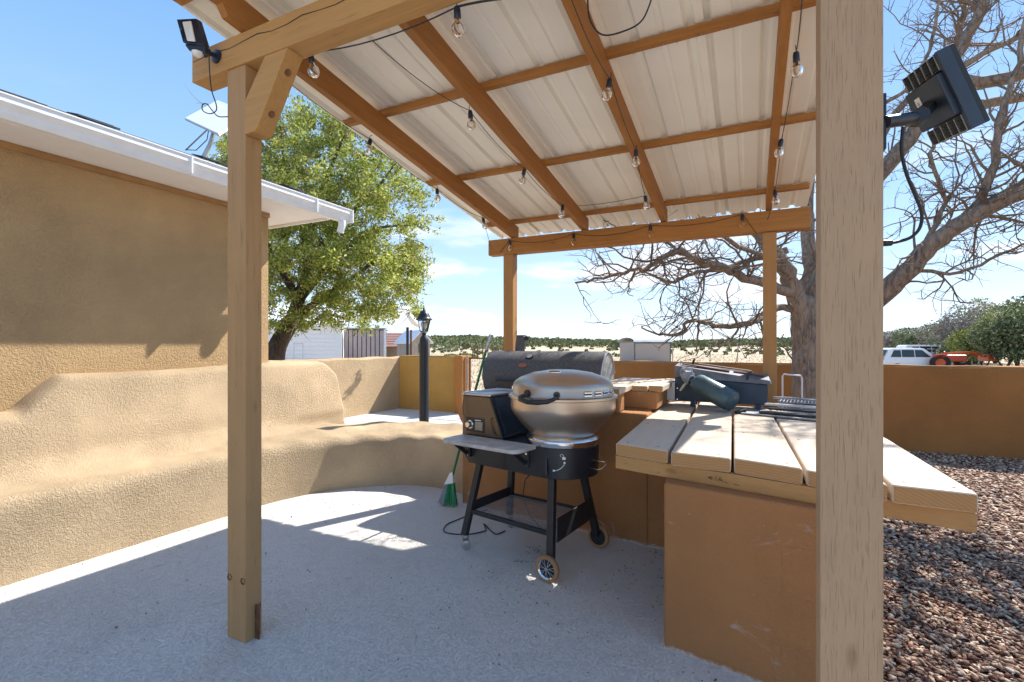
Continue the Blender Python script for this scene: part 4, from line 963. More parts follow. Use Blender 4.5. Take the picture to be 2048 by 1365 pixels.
# ================================================================== THINGS ON THE COUNTER
# griddle box
gb = thing('griddle_box', 'dark blue grey portable griddle box with dusty lid standing on the planks', 'griddle', (-.2, 4.45, ZT))
bx0, bx1, by0, by1 = -.575, .125, 4.335, 4.545; zb = ZT+.045
gbb = MB().hexa([(bx0, by0+.02, zb), (bx1, by0-.03, zb), (bx1, by1-.03, zb), (bx0, by1+.06, zb)], [(bx0, by0+.02, ZT+.245), (bx1, by0-.03, ZT+.205), (bx1, by1-.03, ZT+.23), (bx0, by1+.06, ZT+.27)]).build('body', 'steelblue', gb, bevel=.004)
MB().hexa([(bx0-.005, by0+.008, ZT+.246), (bx1+.03, by0-.045, ZT+.207), (bx1+.03, by1-.02, ZT+.232), (bx0-.005, by1+.06, ZT+.272)], [(bx0, by0+.012, ZT+.345), (bx1+.015, by0-.03, ZT+.240), (bx1+.01, by1-.03, ZT+.28), (bx0, by1+.06, ZT+.36)]).build('lid', plain('dusty_steel', (.17, .17, .19), .6, .3, .5, 9, .001), gb, bevel=.006)
for x, y in ((-.43, 4.36), (.06, 4.31), (.06, 4.48), (-.43, 4.52)): MB().box(x-.02, x+.02, y-.012, y+.012, ZT, zb-.001).build('foot', 'steelblue', gb)
MB().hexa([(bx0-.08, by0+.03, ZT+.045), (bx0-.002, by0+.025, ZT+.045), (bx0-.002, by1+.03, ZT+.045), (bx0-.08, by1+.03, ZT+.045)], [(bx0-.08, by0+.03, ZT+.17), (bx0-.002, by0+.025, ZT+.20), (bx0-.002, by1+.03, ZT+.20), (bx0-.08, by1+.03, ZT+.18)]).build('side_tray', 'whiteplastic', gb, bevel=.004)
for x, y in ((-.02, 4.315), (-.45, 4.53)): hk_ = (.24 if x > -.2 else .34); MB().tube([(x, y, ZT+hk_), (x+.008, y, ZT+hk_+.04), (x+.02, y, ZT+hk_+.055)], .010, 8).build('knob', 'black', gb, smooth='auto')
for z_ in (.055, .15): MB().lathe([(0, .003), (.005, .003), (.005, 0)], (bx0+.02, by0+.018, ZT+z_), 8, mkx).build('rivet', 'chrome', gb)
# strips of wood on lid
for (pa, pb, nm) in (((-.52, 4.40, ZT+.357), (-.15, 4.40, ZT+.302), 0), ((-.12, 4.42, ZT+.300), (.10, 4.42, ZT+.272), 1), ((-.40, 4.50, ZT+.355), (.02, 4.50, ZT+.300), 2)):
    tag(MB().bar(pa, pb, .05, .012).build('scrap_board', wood('scrap_wood_%d' % nm, ((.16, .07, .05), (.2, .1, .07), (.3, .2, .15))[nm], 0), at_=pa, bevel=.002), ('reddish brown scrap board on the left of the griddle lid', 'short brown scrap board on the right of the griddle lid', 'paler scrap board at the back of the griddle lid')[nm], 'board')
# gas tank
T0, T1 = at(1388, 764, 4.0), at(1464, 802, 3.72); T1.z = ZT+.088
tk = thing('gas_cylinder', 'small grey green gas cylinder lying tilted against the griddle box', 'gas cylinder', (T1.x, T1.y, ZT))
ax_ = (T1-T0); Ln = ax_.length; mt = ax_.normalized().to_track_quat('Z', 'Y').to_matrix(); rr = .084
MB().lathe([(0, -.01), (.022, -.008), (.034, .0), (.060, .012), (.078, .032), (rr, .055), (rr, Ln-.02), (rr-.008, Ln-.008), (rr-.01, Ln), (rr-.004, Ln+.004), (rr-.012, Ln+.008), (0, Ln+.004)], T0, 36, mt).build('tank', 'tank', tk, smooth='auto')
MB().lathe([(.0, -.05), (.018, -.048), (.02, -.01), (0, -.01)], T0, 16, mt).build('valve', 'galv', tk, smooth='auto')
V0 = T0-ax_.normalized()*.045
MB().tube([V0+Vector((-.02, 0, -.02)), V0+Vector((-.05, -.01, -.06)), V0+Vector((-.075, -.015, -.095))], [.01, .012, .008], 8).build('nozzle', plain('pale_yellow_plastic', (.5, .44, .28), .5), tk, smooth='auto')
random.seed(5)
m = MB(); 
gx, gy = 10, 9; vs = []
for i in range(gx):
    for j in range(gy):
        u, v = i/(gx-1), j/(gy-1)*2*math.pi; r_ = .028+.035*math.sin(u*math.pi*.9+.3)*(1+.3*random.uniform(-1, 1))
        c = V0+ax_.normalized()*(.02-.10*u)+Vector((0, 0, .045*u)); a1, a2 = mt @ Vector((1, 0, 0)), mt @ Vector((0, 1, 0))
        vs.append(c+(a1*math.cos(v)+a2*math.sin(v))*r_)
fs = [(i*gy+j, i*gy+(j+1) % gy, (i+1)*gy+(j+1) % gy, (i+1)*gy+j) for i in range(gx-1) for j in range(gy-1)]
m.add(vs, fs).build('plastic_wrap', plain('crumpled_grey_bag', (.24, .25, .27), .3), tk)
MB().bar((-.095, 4.01, ZT+.012), (-.03, 4.06, ZT+.03), .03, .024).build('regulator', 'black', tk, bevel=.005)
# metal tray and dark plates right of box
tag(MB().hexa([(-.055, 4.0, ZT+.004), (.52, 3.82, ZT+.004), (.58, 4.12, ZT+.004), (.0, 4.27, ZT+.004)], [(-.06, 3.995, ZT+.016), (.525, 3.815, ZT+.016), (.585, 4.125, ZT+.016), (-.005, 4.275, ZT+.016)]).build('metal_tray', 'galv', at_=(.2, 4.05, ZT), bevel=.002), 'flat grey metal tray lying on the planks right of the griddle', 'tray')
for k, (x, y, z, c) in enumerate(((.10, 4.03, .018, 'dark'), (.16, 4.13, .036, 'dark'), (.14, 4.22, .058, 'pale'))):
    tag(MB().bar((x-.03, y+.0, ZT+z+.008), (x+.42, y-.13, ZT+z+.010), .07, .014).build('metal_bar', 'black' if k < 2 else 'alu', at_=(x, y, ZT+z), bevel=.002),
        ('black flat bar nearest the front of the metal tray', 'black flat bar in the middle of the metal tray', 'pale metal bar at the back of the metal tray')[k], 'metal bar')
# coiled wire grate heap
hz = thing('grill_grates', 'stack of weathered wire grates on the counter behind the post', 'grate', (.38, 4.5, ZT))
for k in range(3):
    z = ZT+.03+k*.022; w = MB(); a0 = .18*k
    c0 = Vector((.40, 4.52, z))
    for i in range(17):
        x = -.19+i*.024; w.tube([c0+Vector((x, -.17, .0)), c0+Vector((x+.02*k, .17, 0))], .0035, 4)
    for y in (-.17, -.06, .06, .17): w.tube([c0+Vector((-.2, y, -.004)), c0+Vector((.21, y, -.004))], .004, 4)
    w.build('grate', 'rust' if k == 1 else 'galv', hz)
tag(MB().tube([(.17, 4.40, ZT+.10), (.30, 4.36, ZT+.105), (.45, 4.30, ZT+.10), (.6, 4.27, ZT+.10)], .009, 8).build('stick', 'galv', at_=(.4, 4.35, ZT+.09), smooth='auto'), 'weathered grey stick lying across the wire grates', 'stick')
h0, h1 = at(1565, 768, 4.55), at(1604, 768, 4.55)
tag(MB().tube([h0+Vector((0, 0, -.25)), h0+Vector((0, 0, .07)), h0+Vector((0.01, 0, .09)), h1+Vector((-.01, 0, .075)), h1+Vector((0, 0, .055)), h1+Vector((0, 0, -.25))], .0075, 10).build('tube_hoop', 'whiteplastic', at_=tuple(h0), smooth='auto'), 'white bent pipe handle standing behind the far right post', 'handle')

# ================================================================== TREES
def wander(p, d, ln, n, wig, grav=0):
    p = Vector(p); d = Vector(d).normalized(); out_ = [p.copy()]; st_ = ln/n
    for i in range(n):
        d = (d+Vector((random.gauss(0, wig), random.gauss(0, wig), random.gauss(0, wig)+grav))).normalized()
        p = p+d*st_; out_.append(p.copy())
    return out_
bt0 = at(1618, 690, 6.3)
bt = thing('bare_tree', 'large leafless spreading tree with hanging pods behind the counter', 'tree', (bt0.x, bt0.y, 0))
LIMBS = [  # list of (px,py,d), r0, r1, twig density
 ('trunk', [(1620, 915, 6.3), (1618, 800, 6.3), (1615, 720, 6.3), (1612, 650, 6.3), (1612, 600, 6.3)], .255, .20, 0),
 ('limb', [(1606, 655, 6.3), (1590, 585, 6.2), (1565, 530, 6.1), (1520, 470, 6.0), (1462, 405, 5.9), (1420, 300, 5.8), (1390, 150, 5.9), (1370, -60, 6.0)], .16, .04, 2.5),
 ('limb', [(1616, 630, 6.35), (1622, 540, 6.4), (1612, 450, 6.6), (1618, 330, 6.8), (1630, 150, 7.0), (1660, -100, 7.2)], .15, .05, 2),
 ('limb', [(1630, 660, 6.25), (1690, 640, 6.1), (1770, 585, 5.9), (1820, 532, 5.7), (1880, 478, 5.5), (1960, 425, 5.3), (2048, 385, 5.1), (2180, 340, 4.8), (2350, 250, 4.5)], .19, .06, 5),
 ('limb', [(1625, 600, 6.3), (1690, 440, 6.2), (1768, 335, 6.1), (1835, 262, 6.0), (1885, 165, 6.0), (1935, 70, 6.0), (1985, -40, 6.0), (2030, -200, 6.1)], .15, .05, 5),
 ('limb', [(1925, 445, 5.4), (1968, 385, 5.35), (1992, 300, 5.3), (2010, 205, 5.3), (2042, 100, 5.3), (2060, -40, 5.3)], .07, .025, 6),
 ('limb', [(1700, 425, 6.2), (1762, 270, 6.4), (1830, 185, 6.5), (1900, 110, 6.6), (1925, 20, 6.7), (1900, -80, 6.8)], .07, .03, 6),
 ('limb', [(1790, 570, 5.8), (1850, 485, 5.6), (1888, 405, 5.55), (1864, 325, 5.5), (1868, 265, 5.5), (1850, 190, 5.5)], .045, .015, 7),
 ('limb', [(1880, 170, 6.0), (1950, 118, 5.8), (2030, 75, 5.6), (2120, 0, 5.4)], .06, .025, 6),
 ('limb', [(1830, 540, 5.7), (1900, 548, 5.5), (1960, 530, 5.4), (2048, 490, 5.2), (2150, 470, 5.0)], .03, .012, 7),
 ('limb', [(1960, 425, 5.3), (2010, 440, 5.3), (2070, 450, 5.2)], .03, .012, 7),
 ('limb', [(1760, 215, 6.2), (1810, 180, 6.2), (1860, 100, 6.1), (1880, 0, 6.1), (1900, -60, 6)], .035, .015, 6),
 ('limb', [(1590, 590, 6.2), (1531, 568, 6.05), (1487, 554, 5.9), (1453, 537, 5.8), (1412, 527, 5.7), (1381, 513, 5.6), (1354, 501, 5.55), (1319, 520, 5.5), (1292, 537, 5.45), (1261, 541, 5.4), (1230, 551, 5.35), (1179, 561, 5.3), (1150, 565, 5.3)], .085, .012, 6),
 ('limb', [(1575, 500, 6.1), (1521, 517, 6.2), (1487, 524, 6.2), (1453, 537, 6.1), (1418, 541, 6.0), (1384, 547, 6.0), (1350, 564, 6.0), (1326, 561, 6), (1295, 547, 6), (1275, 530, 6)], .055, .012, 6),
 ('limb', [(1600, 625, 6.3), (1565, 616, 6.3), (1535, 623, 6.2), (1514, 643, 6.1), (1480, 650, 6.0), (1436, 653, 5.9), (1401, 643, 5.8), (1374, 645, 5.7), (1367, 667, 5.7), (1333, 670, 5.6), (1309, 667, 5.6), (1282, 653, 5.5)], .065, .010, 6),
 ('limb', [(1480, 650, 6.0), (1470, 668, 6.0), (1453, 688, 5.9), (1430, 700, 5.9), (1412, 715, 5.8)], .022, .008, 6),
 ('limb', [(1401, 645, 5.8), (1394, 681, 5.8), (1391, 712, 5.8)], .02, .008, 6),
 ('limb', [(1521, 645, 6.1), (1528, 690, 6.1), (1505, 705, 6), (1490, 718, 6)], .02, .008, 6),
 ('limb', [(1354, 501, 5.55), (1310, 470, 5.5), (1270, 450, 5.5), (1230, 455, 5.5)], .022, .008, 6),
 ('limb', [(1500, 545, 5.9), (1470, 500, 5.9), (1420, 470, 5.8), (1380, 460, 5.8)], .022, .008, 7),
 ('limb', [(1616, 700, 6.2), (1590, 720, 5.9), (1570, 700, 5.8), (1568, 670, 5.8)], .02, .008, 4),
 ('shadow_wlimb', [(2.13, 7.7, 4.62), (2.5, 8.1, 4.5), (2.9, 8.3, 4.55), (3.6, 8.5, 4.7), (4.5, 8.4, 5.0)], .095, .06, 1.5),  # limbs in world coordinates, added to cast shadow bands on the gravel
 ('shadow_wlimb', [(2.13, 7.7, 4.7), (2.64, 7.77, 4.6), (3.12, 7.35, 4.55), (3.7, 6.9, 4.65), (4.4, 6.6, 4.9)], .10, .07, 1.5),
 ('shadow_wlimb', [(2.6, 7.3, 3.1), (3.1, 6.8, 3.7), (3.3, 6.2, 4.2), (3.4, 5.6, 4.5)], .08, .04, 1.5),
 ('limb', [(2350, 250, 4.5), (2500, 100, 4.2), (2700, -100, 4.0)], .05, .02, 4),  # limb out of view, added for the shadow it casts
 ('limb', [(1985, -40, 6.0), (2150, -200, 5.2), (2400, -400, 4.6)], .05, .02, 4),  # another unseen limb put in for shadow
 ('limb', [(1390, 150, 5.9), (1250, -100, 5.4), (1100, -300, 5.0)], .05, .015, 3),  # unseen upper limb, added to make shade
 ('limb', [(2048, 385, 5.1), (2160, 200, 4.6), (2250, 50, 4.2)], .045, .015, 5),  # added beyond the right edge as a shadow caster
 ('limb', [(1565, 525, 6.1), (1440, 470, 5.0), (1330, 330, 4.9), (1230, 150, 5.1)], .04, .012, 1.2),  # extra limb kept for the dapples it throws
]
TW = MB(); PODS = MB(); L1c = 0
def twigs(path, rad, dens, lev=1):
    n = len(path)
    tot = sum((path[i+1]-path[i]).length for i in range(n-1)); cnt = int(tot*dens*{1: 1.35, 2: 6.5, 3: 8}[lev]+random.random())
    for _ in range(cnt):
        t = random.uniform(.12, 1)*(n-1.001); i = int(t); p = path[i].lerp(path[i+1], t-i); d = (path[i+1]-path[i]).normalized()
        sd_ = Vector((random.gauss(0, 1), random.gauss(0, 1), random.gauss(.15, .8))).normalized(); dr = (d*.5+sd_).normalized()
        if lev == 1: ln, r0 = random.uniform(.35, 1.0), min(.016, rad[i]*.5)
        elif lev == 2: ln, r0 = random.uniform(.14, .45), .006
        else: ln, r0 = random.uniform(.06, .20), .0032
        if p.z+dr.z*ln < 1.35: continue
        k = 6 if lev == 1 else (4 if lev == 2 else 3)
        P = wander(p, dr, ln, k, .28 if lev < 3 else .35, .05)
        rs = [r0*(1-.65*j/k) for j in range(k+1)]
        TW.tube(P, rs, 5 if lev == 1 else 3, cap=False)
        if lev < 3: twigs(P, rs, dens_scale[lev], lev+1)
        if lev == 2 and random.random() < .02:
            e = P[-1]; PODS.tube([e, e+Vector((.006, .004, -.1)), e+Vector((.0, .01, -random.uniform(.18, .30)))], .0035, 4)
dens_scale = {1: 1.0, 2: .75}
random.seed(21)
for nm, pts, r0, r1, dens in LIMBS:
    P = smooth_path([Vector(p) for p in pts] if nm == 'shadow_wlimb' else [at(*p) for p in pts], 4); r0 *= .8; r1 *= .8; nm = nm.replace('shadow_wlimb', 'limb')
    if nm == 'trunk': P = [Vector((p.x, p.y, max(p.z, -.1))) for p in P]
    P = [p+Vector((random.gauss(0, .010), random.gauss(0, .010), random.gauss(0, .008)))*(0 if i == 0 else 1) for i, p in enumerate(P)]
    n = len(P); rs = [(r0+(r1-r0)*(i/(n-1))**.8)*(1+random.uniform(-.05, .07)) for i in range(n)]
    if nm == 'trunk': rs[0] *= 1.35
    MB().tube(P, rs, 18 if r0 > .1 else 9).build(nm, 'barkbare', bt, smooth=True)
    if dens: twigs(P, rs, dens)
TW.build('twigs', 'twig', bt, smooth=True)['kind'] = 'stuff'
PODS.build('seed_pods', 'twig', bt)['kind'] = 'stuff'

# leafy tree behind the house corner
def leafy():
    random.seed(4)
    D = 12.5; b0_ = at(548, 735, D); b0_.z = -.1
    t = thing('leafy_tree', 'bright yellow green leafy tree with a dark trunk behind the garden wall', 'tree', (b0_.x, b0_.y, 0))
    tr = smooth_path([b0_, at(548, 735, D), at(556, 690, D), at(585, 640, D), at(600, 590, D), at(620, 520, D), at(630, 420, D)], 4)
    MB().tube(tr, [.30-.22*i/(len(tr)-1) for i in range(len(tr))], 14).build('trunk', 'barkdark', t, smooth=True)
    mains = [[(590, 635), (640, 600), (700, 560), (760, 520), (820, 530)], [(600, 600), (560, 540), (520, 460), (490, 380), (480, 300)], [(620, 520), (690, 440), (750, 380), (790, 330)],
             [(615, 540), (600, 440), (570, 330), (560, 250)], [(628, 430), (660, 340), (690, 270)], [(600, 600), (650, 540), (690, 500), (740, 460), (830, 450)], [(585, 650), (620, 650), (650, 630), (700, 640)]]
    C_ = []; tw = MB()
    paths = []
    for m_ in mains:
        dd = D+random.uniform(-1.5, 1.5); P = [at(*m_[0], D)]+[at(x, y, D+(dd-D)*(i+1)/len(m_)) for i, (x, y) in enumerate(m_[1:])]
        P = smooth_path(P, 4); n = len(P); MB().tube(P, [.10-.085*i/(n-1) for i in range(n)], 7).build('limb', 'barkdark', t, smooth=True); paths.append(P)
    # crown clumps
    cx = [(640, 430, 185, 190), (560, 330, 110, 95), (700, 400, 115, 120), (770, 500, 85, 100), (690, 560, 130, 85), (580, 540, 110, 120), (800, 560, 60, 60), (620, 620, 90, 50), (720, 620, 90, 40), (470, 350, 60, 60), (650, 290, 70, 55), (745, 360, 55, 50), (500, 480, 90, 150)]
    cents = []
    for (px, py, rx, ry) in cx:
        k = int(rx*ry/150)
        for _ in range(k):
            a = [max(-1.05, min(1.05, random.gauss(0, .52))) for _ in range(3)]
            cents.append((at(px+a[0]*rx, py+a[1]*ry, D+a[2]*2.0)))
    for c in cents:
        rr = random.uniform(.08, .24)
        n = int(150*rr/.22); q = RNG.normal(0, 1, (n, 3))*np.array([rr, rr, rr*.8])*.62
        C_.append(np.array(c)+q)
        if random.random() < .8:
            P = wander(c+Vector((random.uniform(-.25, .25), random.uniform(-.25, .25), .1)), Vector((random.gauss(0, .5), random.gauss(0, .5), random.gauss(-.1, .5))), random.uniform(.4, 1.0), 5, .2, -.06); tw.tube(P, [.012, .01, .008, .006, .004, .003], 3, cap=False)
    # leafy shoots sticking out at the outline
    for k in range(150):
        a = random.uniform(-2.9, .75); px, py = 640+215*math.cos(a), 440+225*math.sin(a)
        if px < 440: continue
        dd = D+random.uniform(-1.2, 1.2); d0 = Vector((at(px, py, dd)-at(640, 470, dd))).normalized()
        P = wander(at(640+(px-640)*.8, 440+(py-440)*.8, dd), d0+Vector((0, 0, random.uniform(-.2, .3))), random.uniform(.5, 1.05), 7, .16, -.03); tw.tube(P, [.010, .009, .008, .007, .006, .005, .004, .002], 3, cap=False)
        for p in P[1:]:
            n = random.randint(6, 18)
            if a > -.6 and random.random() < .45: n = 2
            C_.append(np.array(p)+RNG.normal(0, .055, (n, 3)))
    A = np.vstack(C_); V, Fc = leaves(A-np.array([b0_.x, b0_.y, 0]), .044, .45)
    o = arr_mesh('crown', V, Fc, 'leaf', t); o['kind'] = 'stuff'
    tw.build('twigs', 'twig', t)['kind'] = 'stuff'
leafy()

# bush / juniper builder: one mesh crown from leaf clumps + trunk
def foliage_pts(c, rx, rz, n, lumps=9, hollow=.55):
    cs = RNG.normal(0, 1, (lumps, 3)); cs /= np.linalg.norm(cs, axis=1, keepdims=True); cs *= RNG.uniform(.25, .75, (lumps, 1)); cs[:, 2] = cs[:, 2]*.9
    i = RNG.integers(0, lumps, n); q = RNG.normal(0, 1, (n, 3)); q /= np.linalg.norm(q, axis=1, keepdims=True); q *= RNG.uniform(hollow, 1, (n, 1))**.6*.52
    p = cs[i]+q
    return np.array(c)+p*np.array([rx, rx, rz])
def small_tree(name, label, cat, px, d, ztop, w, mat, n=1400, leaf=.06, group=None, zbase=-.06, trunk=True):
    b = at(px, 690, d); b.z = zbase
    t = thing(name, label, cat, b, group=group)
    h = ztop-zbase; c = (0, 0, h*.56)
    V, Fc = leaves(foliage_pts(c, w/2, h*.5, n), leaf, .6); o = arr_mesh('crown', V, Fc, mat, t); o['kind'] = 'stuff'
    m = MB()
    for k in range(3):
        P = wander(Vector(b), Vector((random.gauss(0, .3), random.gauss(0, .3), 1)), h*.75, 6, .15); m.tube(P, [.06*h/3*(1-.8*i/6) for i in range(7)], 6)
    m.build('trunk', 'barkdark', t, smooth=True)
    return t
random.seed(9)
small_tree('bush', 'rounded yellow green bush in the field, wider of the two beyond the gate', 'bush', 903, 50, .48, 2.6, 'juniper_l', 2600, .08)
small_tree('bush', 'rounded green bush in the field, taller and right beside the wider one', 'bush', 940, 46, .62, 1.7, 'juniper_l', 2200, .08)
# trees at the right beyond the orange wall
RT = [(1785, 60, 3.3, 5, 'brush'), (1830, 52, 3.4, 5, 'juniper'), (1868, 46, 3.7, 4.5, 'brush'), (1905, 42, 4.4, 5, 'juniper'), (1950, 38, 4.7, 5.2, 'brush'), (1990, 40, 5.4, 5, 'juniper_l'),
      (2035, 30, 4.3, 4.6, 'juniper_l'), (1968, 30, 2.6, 3.0, 'juniper_l'), (2010, 27, 2.9, 3.0, 'juniper'), (1925, 36, 2.4, 3.4, 'juniper'), (2075, 26, 4.6, 4.5, 'juniper'), (1890, 50, 2.9, 4, 'juniper_l'),
      (1810, 64, 2.9, 5, 'juniper_l'), (1850, 66, 3.6, 6, 'juniper'), (1770, 75, 3.8, 7, 'juniper')]
WHERE = {'brush': 'grey leafless brush tree', 'juniper': 'dark green juniper', 'juniper_l': 'yellow green juniper'}
POS = ['leftmost, above the white hatchback', 'behind the middle of the parked cars', 'behind the orange tractor', 'the tall one with a rounded top right of the tractor', 'spreading pale twigs above the low juniper', 'the tallest against the sky near the right edge',
       'large and close at the right edge', 'low and close to the wall', 'dense one low beside the right edge', 'low one behind the tractor bucket', 'partly cut off by the right edge', 'small one behind the tractor', 'small one far behind the cars', 'far one on the rise behind the cars', 'farthest one behind the post', 'out past the right edge', 'farthest right of the row']
for k, (px, d, zt_, w, mt_) in enumerate(RT):
    big = d < 45
    small_tree('juniper_tree' if mt_ != 'brush' else 'brush_tree', WHERE[mt_]+', '+POS[k], 'tree', px, d, zt_, w, mt_, 5200 if big else 3600, .085 if big else .10, group='trees beyond the orange wall')
# far woodland on a low rise
def ridge(px): return 6.0*max(0, 1-abs(px-930)/420)+1.2+4.5*max(0, 1-abs(px-1650)/420)+3*max(0, 1-abs(px-2100)/500)
def zg(px, d): return -.08+ridge(px)*max(0, min(1, (d-110)/290))**1.2
def woodland():
    Cn = []
    random.seed(3)
    def add(px, d, h, w, n):
        b = at(px, 690, d); p = foliage_pts((b.x, b.y, zg(px, d)+h*.40), w/2, h*.62, n, 5, .35); Cn.append((p, d))
    for k in range(3300):
        px = random.uniform(500, 2500); d = 105+300*random.random()**.8
        if 1000 < px < 1800: d = 165+240*random.random()
        add(px, d, random.uniform(1.6, 3.2), random.uniform(3, 6.5), 34)
    for k in range(120):
        px = random.uniform(860, 1700); d = random.uniform(60, 150); add(px, d, random.uniform(.3, .9), random.uniform(.8, 2), 30)
    Vs, Fs, o_ = [], [], 0
    for p, d in Cn:
        V, Fc = leaves(p, .0028*d, .8); Vs.append(V); Fs.append(Fc+o_); o_ += len(V)
    ob = arr_mesh('far_woodland', np.vstack(Vs), np.vstack(Fs), 'farwood'); tag(ob, 'distant line of low olive green juniper woodland on the horizon', 'woodland', kind='stuff')
woodland()
m = MB(); vs = []; n = 90; rows = (100, 160, 230, 310, 400, 600)
for i in range(n+1):
    px = -400+3600*i/n
    for d in rows: p = at(px, 690, d); vs.append((p.x, p.y, zg(px, min(d, 405))-(.1 if d == 100 else 0)))
k = len(rows); m.add(vs, [(i*k+j, (i+1)*k+j, (i+1)*k+j+1, i*k+j+1) for i in range(n) for j in range(k-1)]); tag(m.build('hills', 'field', smooth=True), kind='structure')
# dry grass tufts beyond the walls
def tufts():
    n = 26000; t = RNG.random(n); px = RNG.uniform(700, 2300, n); d = 10.5+RNG.random(n)**1.6*70
    X = (px-1024)/F*d; x = X*cy-d*sy; y = X*sy+d*cy; keep = (y > 9.6) & ((x < -8) | (y > 9.8)); x, y, d = x[keep], y[keep], d[keep]; n = len(x)
    h = RNG.uniform(.03, .16, n); w_ = .012+.0006*d; a = RNG.uniform(0, np.pi, n); dx, dy = np.cos(a)*w_, np.sin(a)*w_; z0 = np.full(n, -.06); lx, ly = RNG.normal(0, .04, n), RNG.normal(0, .04, n)
    V = np.stack([np.stack([x-dx, y-dy, z0], 1), np.stack([x+dx, y+dy, z0], 1), np.stack([x+lx, y+ly, z0+h], 1)], 1).reshape(-1, 3)
    o = arr_mesh('dry_grass', V, np.arange(3*n).reshape(n, 3), 'grass'); tag(o, 'sparse dry blond grass growing across the field', 'grass', kind='stuff')
tufts()

# ================================================================== FAR BUILDINGS
def fb(px0, d0, px1, d1, depth):
    A, B = at(px0, 690, d0), at(px1, 690, d1); A.z = B.z = 0; e = (B-A).normalized(); nrm = Vector((-e.y, e.x, 0))
    if nrm.dot(Vector((A.x, A.y, 0))) < 0: nrm = -nrm
    return A, B, e, nrm*depth
def facebox(m, A, B, dp_, z0, z1): 
    m.hexa([(A.x, A.y, z0), (B.x, B.y, z0), (B.x+dp_.x, B.y+dp_.y, z0), (A.x+dp_.x, A.y+dp_.y, z0)], [(A.x, A.y, z1), (B.x, B.y, z1), (B.x+dp_.x, B.y+dp_.y, z1), (A.x+dp_.x, A.y+dp_.y, z1)]); return m
# white garage
A, B, e, dp_ = fb(440, 27, 684, 29, 7)
ga = thing('white_outbuilding', 'long white sided outbuilding behind the leafy tree', 'building', (A.x, A.y, 0))
facebox(MB(), A, B, dp_, -.1, 2.55).build('wall', 'sidingwhite', ga)
nrm = dp_.normalized()
for k in range(11):
    z = -.05+k*.235; a = A-nrm*.01+e*.05; b = B-nrm*.01-e*.05
    MB().hexa([(a.x-nrm.x*.03, a.y-nrm.y*.03, z), (b.x-nrm.x*.03, b.y-nrm.y*.03, z), (b.x, b.y, z), (a.x, a.y, z)], [(a.x-nrm.x*.004, a.y-nrm.y*.004, z+.225), (b.x-nrm.x*.004, b.y-nrm.y*.004, z+.225), (b.x, b.y, z+.225), (a.x, a.y, z+.225)]).build('siding_board', 'sidingwhite', ga)
a, b = A-nrm*.35-e*.3, B-nrm*.35+e*.3
MB().hexa([(a.x, a.y, 2.56), (b.x, b.y, 2.56), (b.x+nrm.x*4, b.y+nrm.y*4, 3.9), (a.x+nrm.x*4, a.y+nrm.y*4, 3.9)], [(a.x, a.y, 2.68), (b.x, b.y, 2.68), (b.x+nrm.x*4, b.y+nrm.y*4, 4.02), (a.x+nrm.x*4, a.y+nrm.y*4, 4.02)]).build('roof', 'sidingwhite', ga)
rl = MB(); c0 = at(588, 690, 26.5)
for px in (588, 606): p = at(px, 690, 26.6); rl.tube([(p.x, p.y, 0), (p.x, p.y, 1.55)], .02, 6)
p, q_ = at(588, 690, 26.6), at(606, 690, 26.6); rl.tube([(p.x, p.y, 1.5), (q_.x, q_.y, 1.5)], .02, 6)
tag(rl.build('pipe_rail', 'galv', at_=(c0.x, c0.y, 0)), 'thin grey pipe rail in front of the white outbuilding', 'railing')
# vertical board shed
A, B, e, dp_ = fb(688, 30, 768, 30.5, 4); ln = (B-A).length
bs_ = thing('board_shed', 'shed clad in pinkish vertical boards right of the white outbuilding', 'shed', (A.x, A.y, 0))
facebox(MB(), A, B, dp_, -.1, 2.35).build('wall', 'darkin', bs_)
nb_ = 9; nrm = dp_.normalized()
for k in range(nb_):
    a = A+e*(ln*k/nb_+.02)-nrm*.03; b = A+e*(ln*(k+1)/nb_-.03)-nrm*.03; facebox(MB(), a, b, nrm*.028, -.1, 2.36+random.uniform(-.03, .03)).build('board', 'pinkboard', bs_)
a, b = B-e*.02-nrm*.05, B+e*.12-nrm*.05; facebox(MB(), a, b, nrm*.15, -.1, 2.5).build('corner_board', 'sidingwhite', bs_)
a, b = A-nrm*.2, B+e*.1-nrm*.2; facebox(MB(), a, b, nrm*4.4, 2.41, 2.50).build('roof', 'galv', bs_)
# brown roofed shed
A, B, e, dp_ = fb(768, 33, 829, 34, 4); nrm = dp_.normalized()
br2 = thing('brown_roof_shed', 'low open shed with a brown shingle roof near the lantern', 'shed', (A.x, A.y, 0))
a, b = A+nrm*1.2, B+nrm*1.2; facebox(MB(), a, b, nrm*2.5, -.1, 1.25).build('wall', 'dimwall', br2)
for t_ in (.02, .45, .93):
    a = A+e*(B-A).length*t_; facebox(MB(), a, a+e*.14, nrm*.14, -.1, 1.22).build('post', 'sidingwhite' if t_ > .9 else 'dimwall', br2)
a, b = A-nrm*.3-e*.2, B-nrm*.3+e*.1
MB().hexa([(a.x, a.y, 1.23), (b.x, b.y, 1.26), (b.x+nrm.x*3.4, b.y+nrm.y*3.4, 2.25), (a.x+nrm.x*3.4, a.y+nrm.y*3.4, 2.25)], [(a.x, a.y, 1.33), (b.x, b.y, 1.36), (b.x+nrm.x*3.4, b.y+nrm.y*3.4, 2.35), (a.x+nrm.x*3.4, a.y+nrm.y*3.4, 2.35)]).build('roof', 'brownroof', br2)
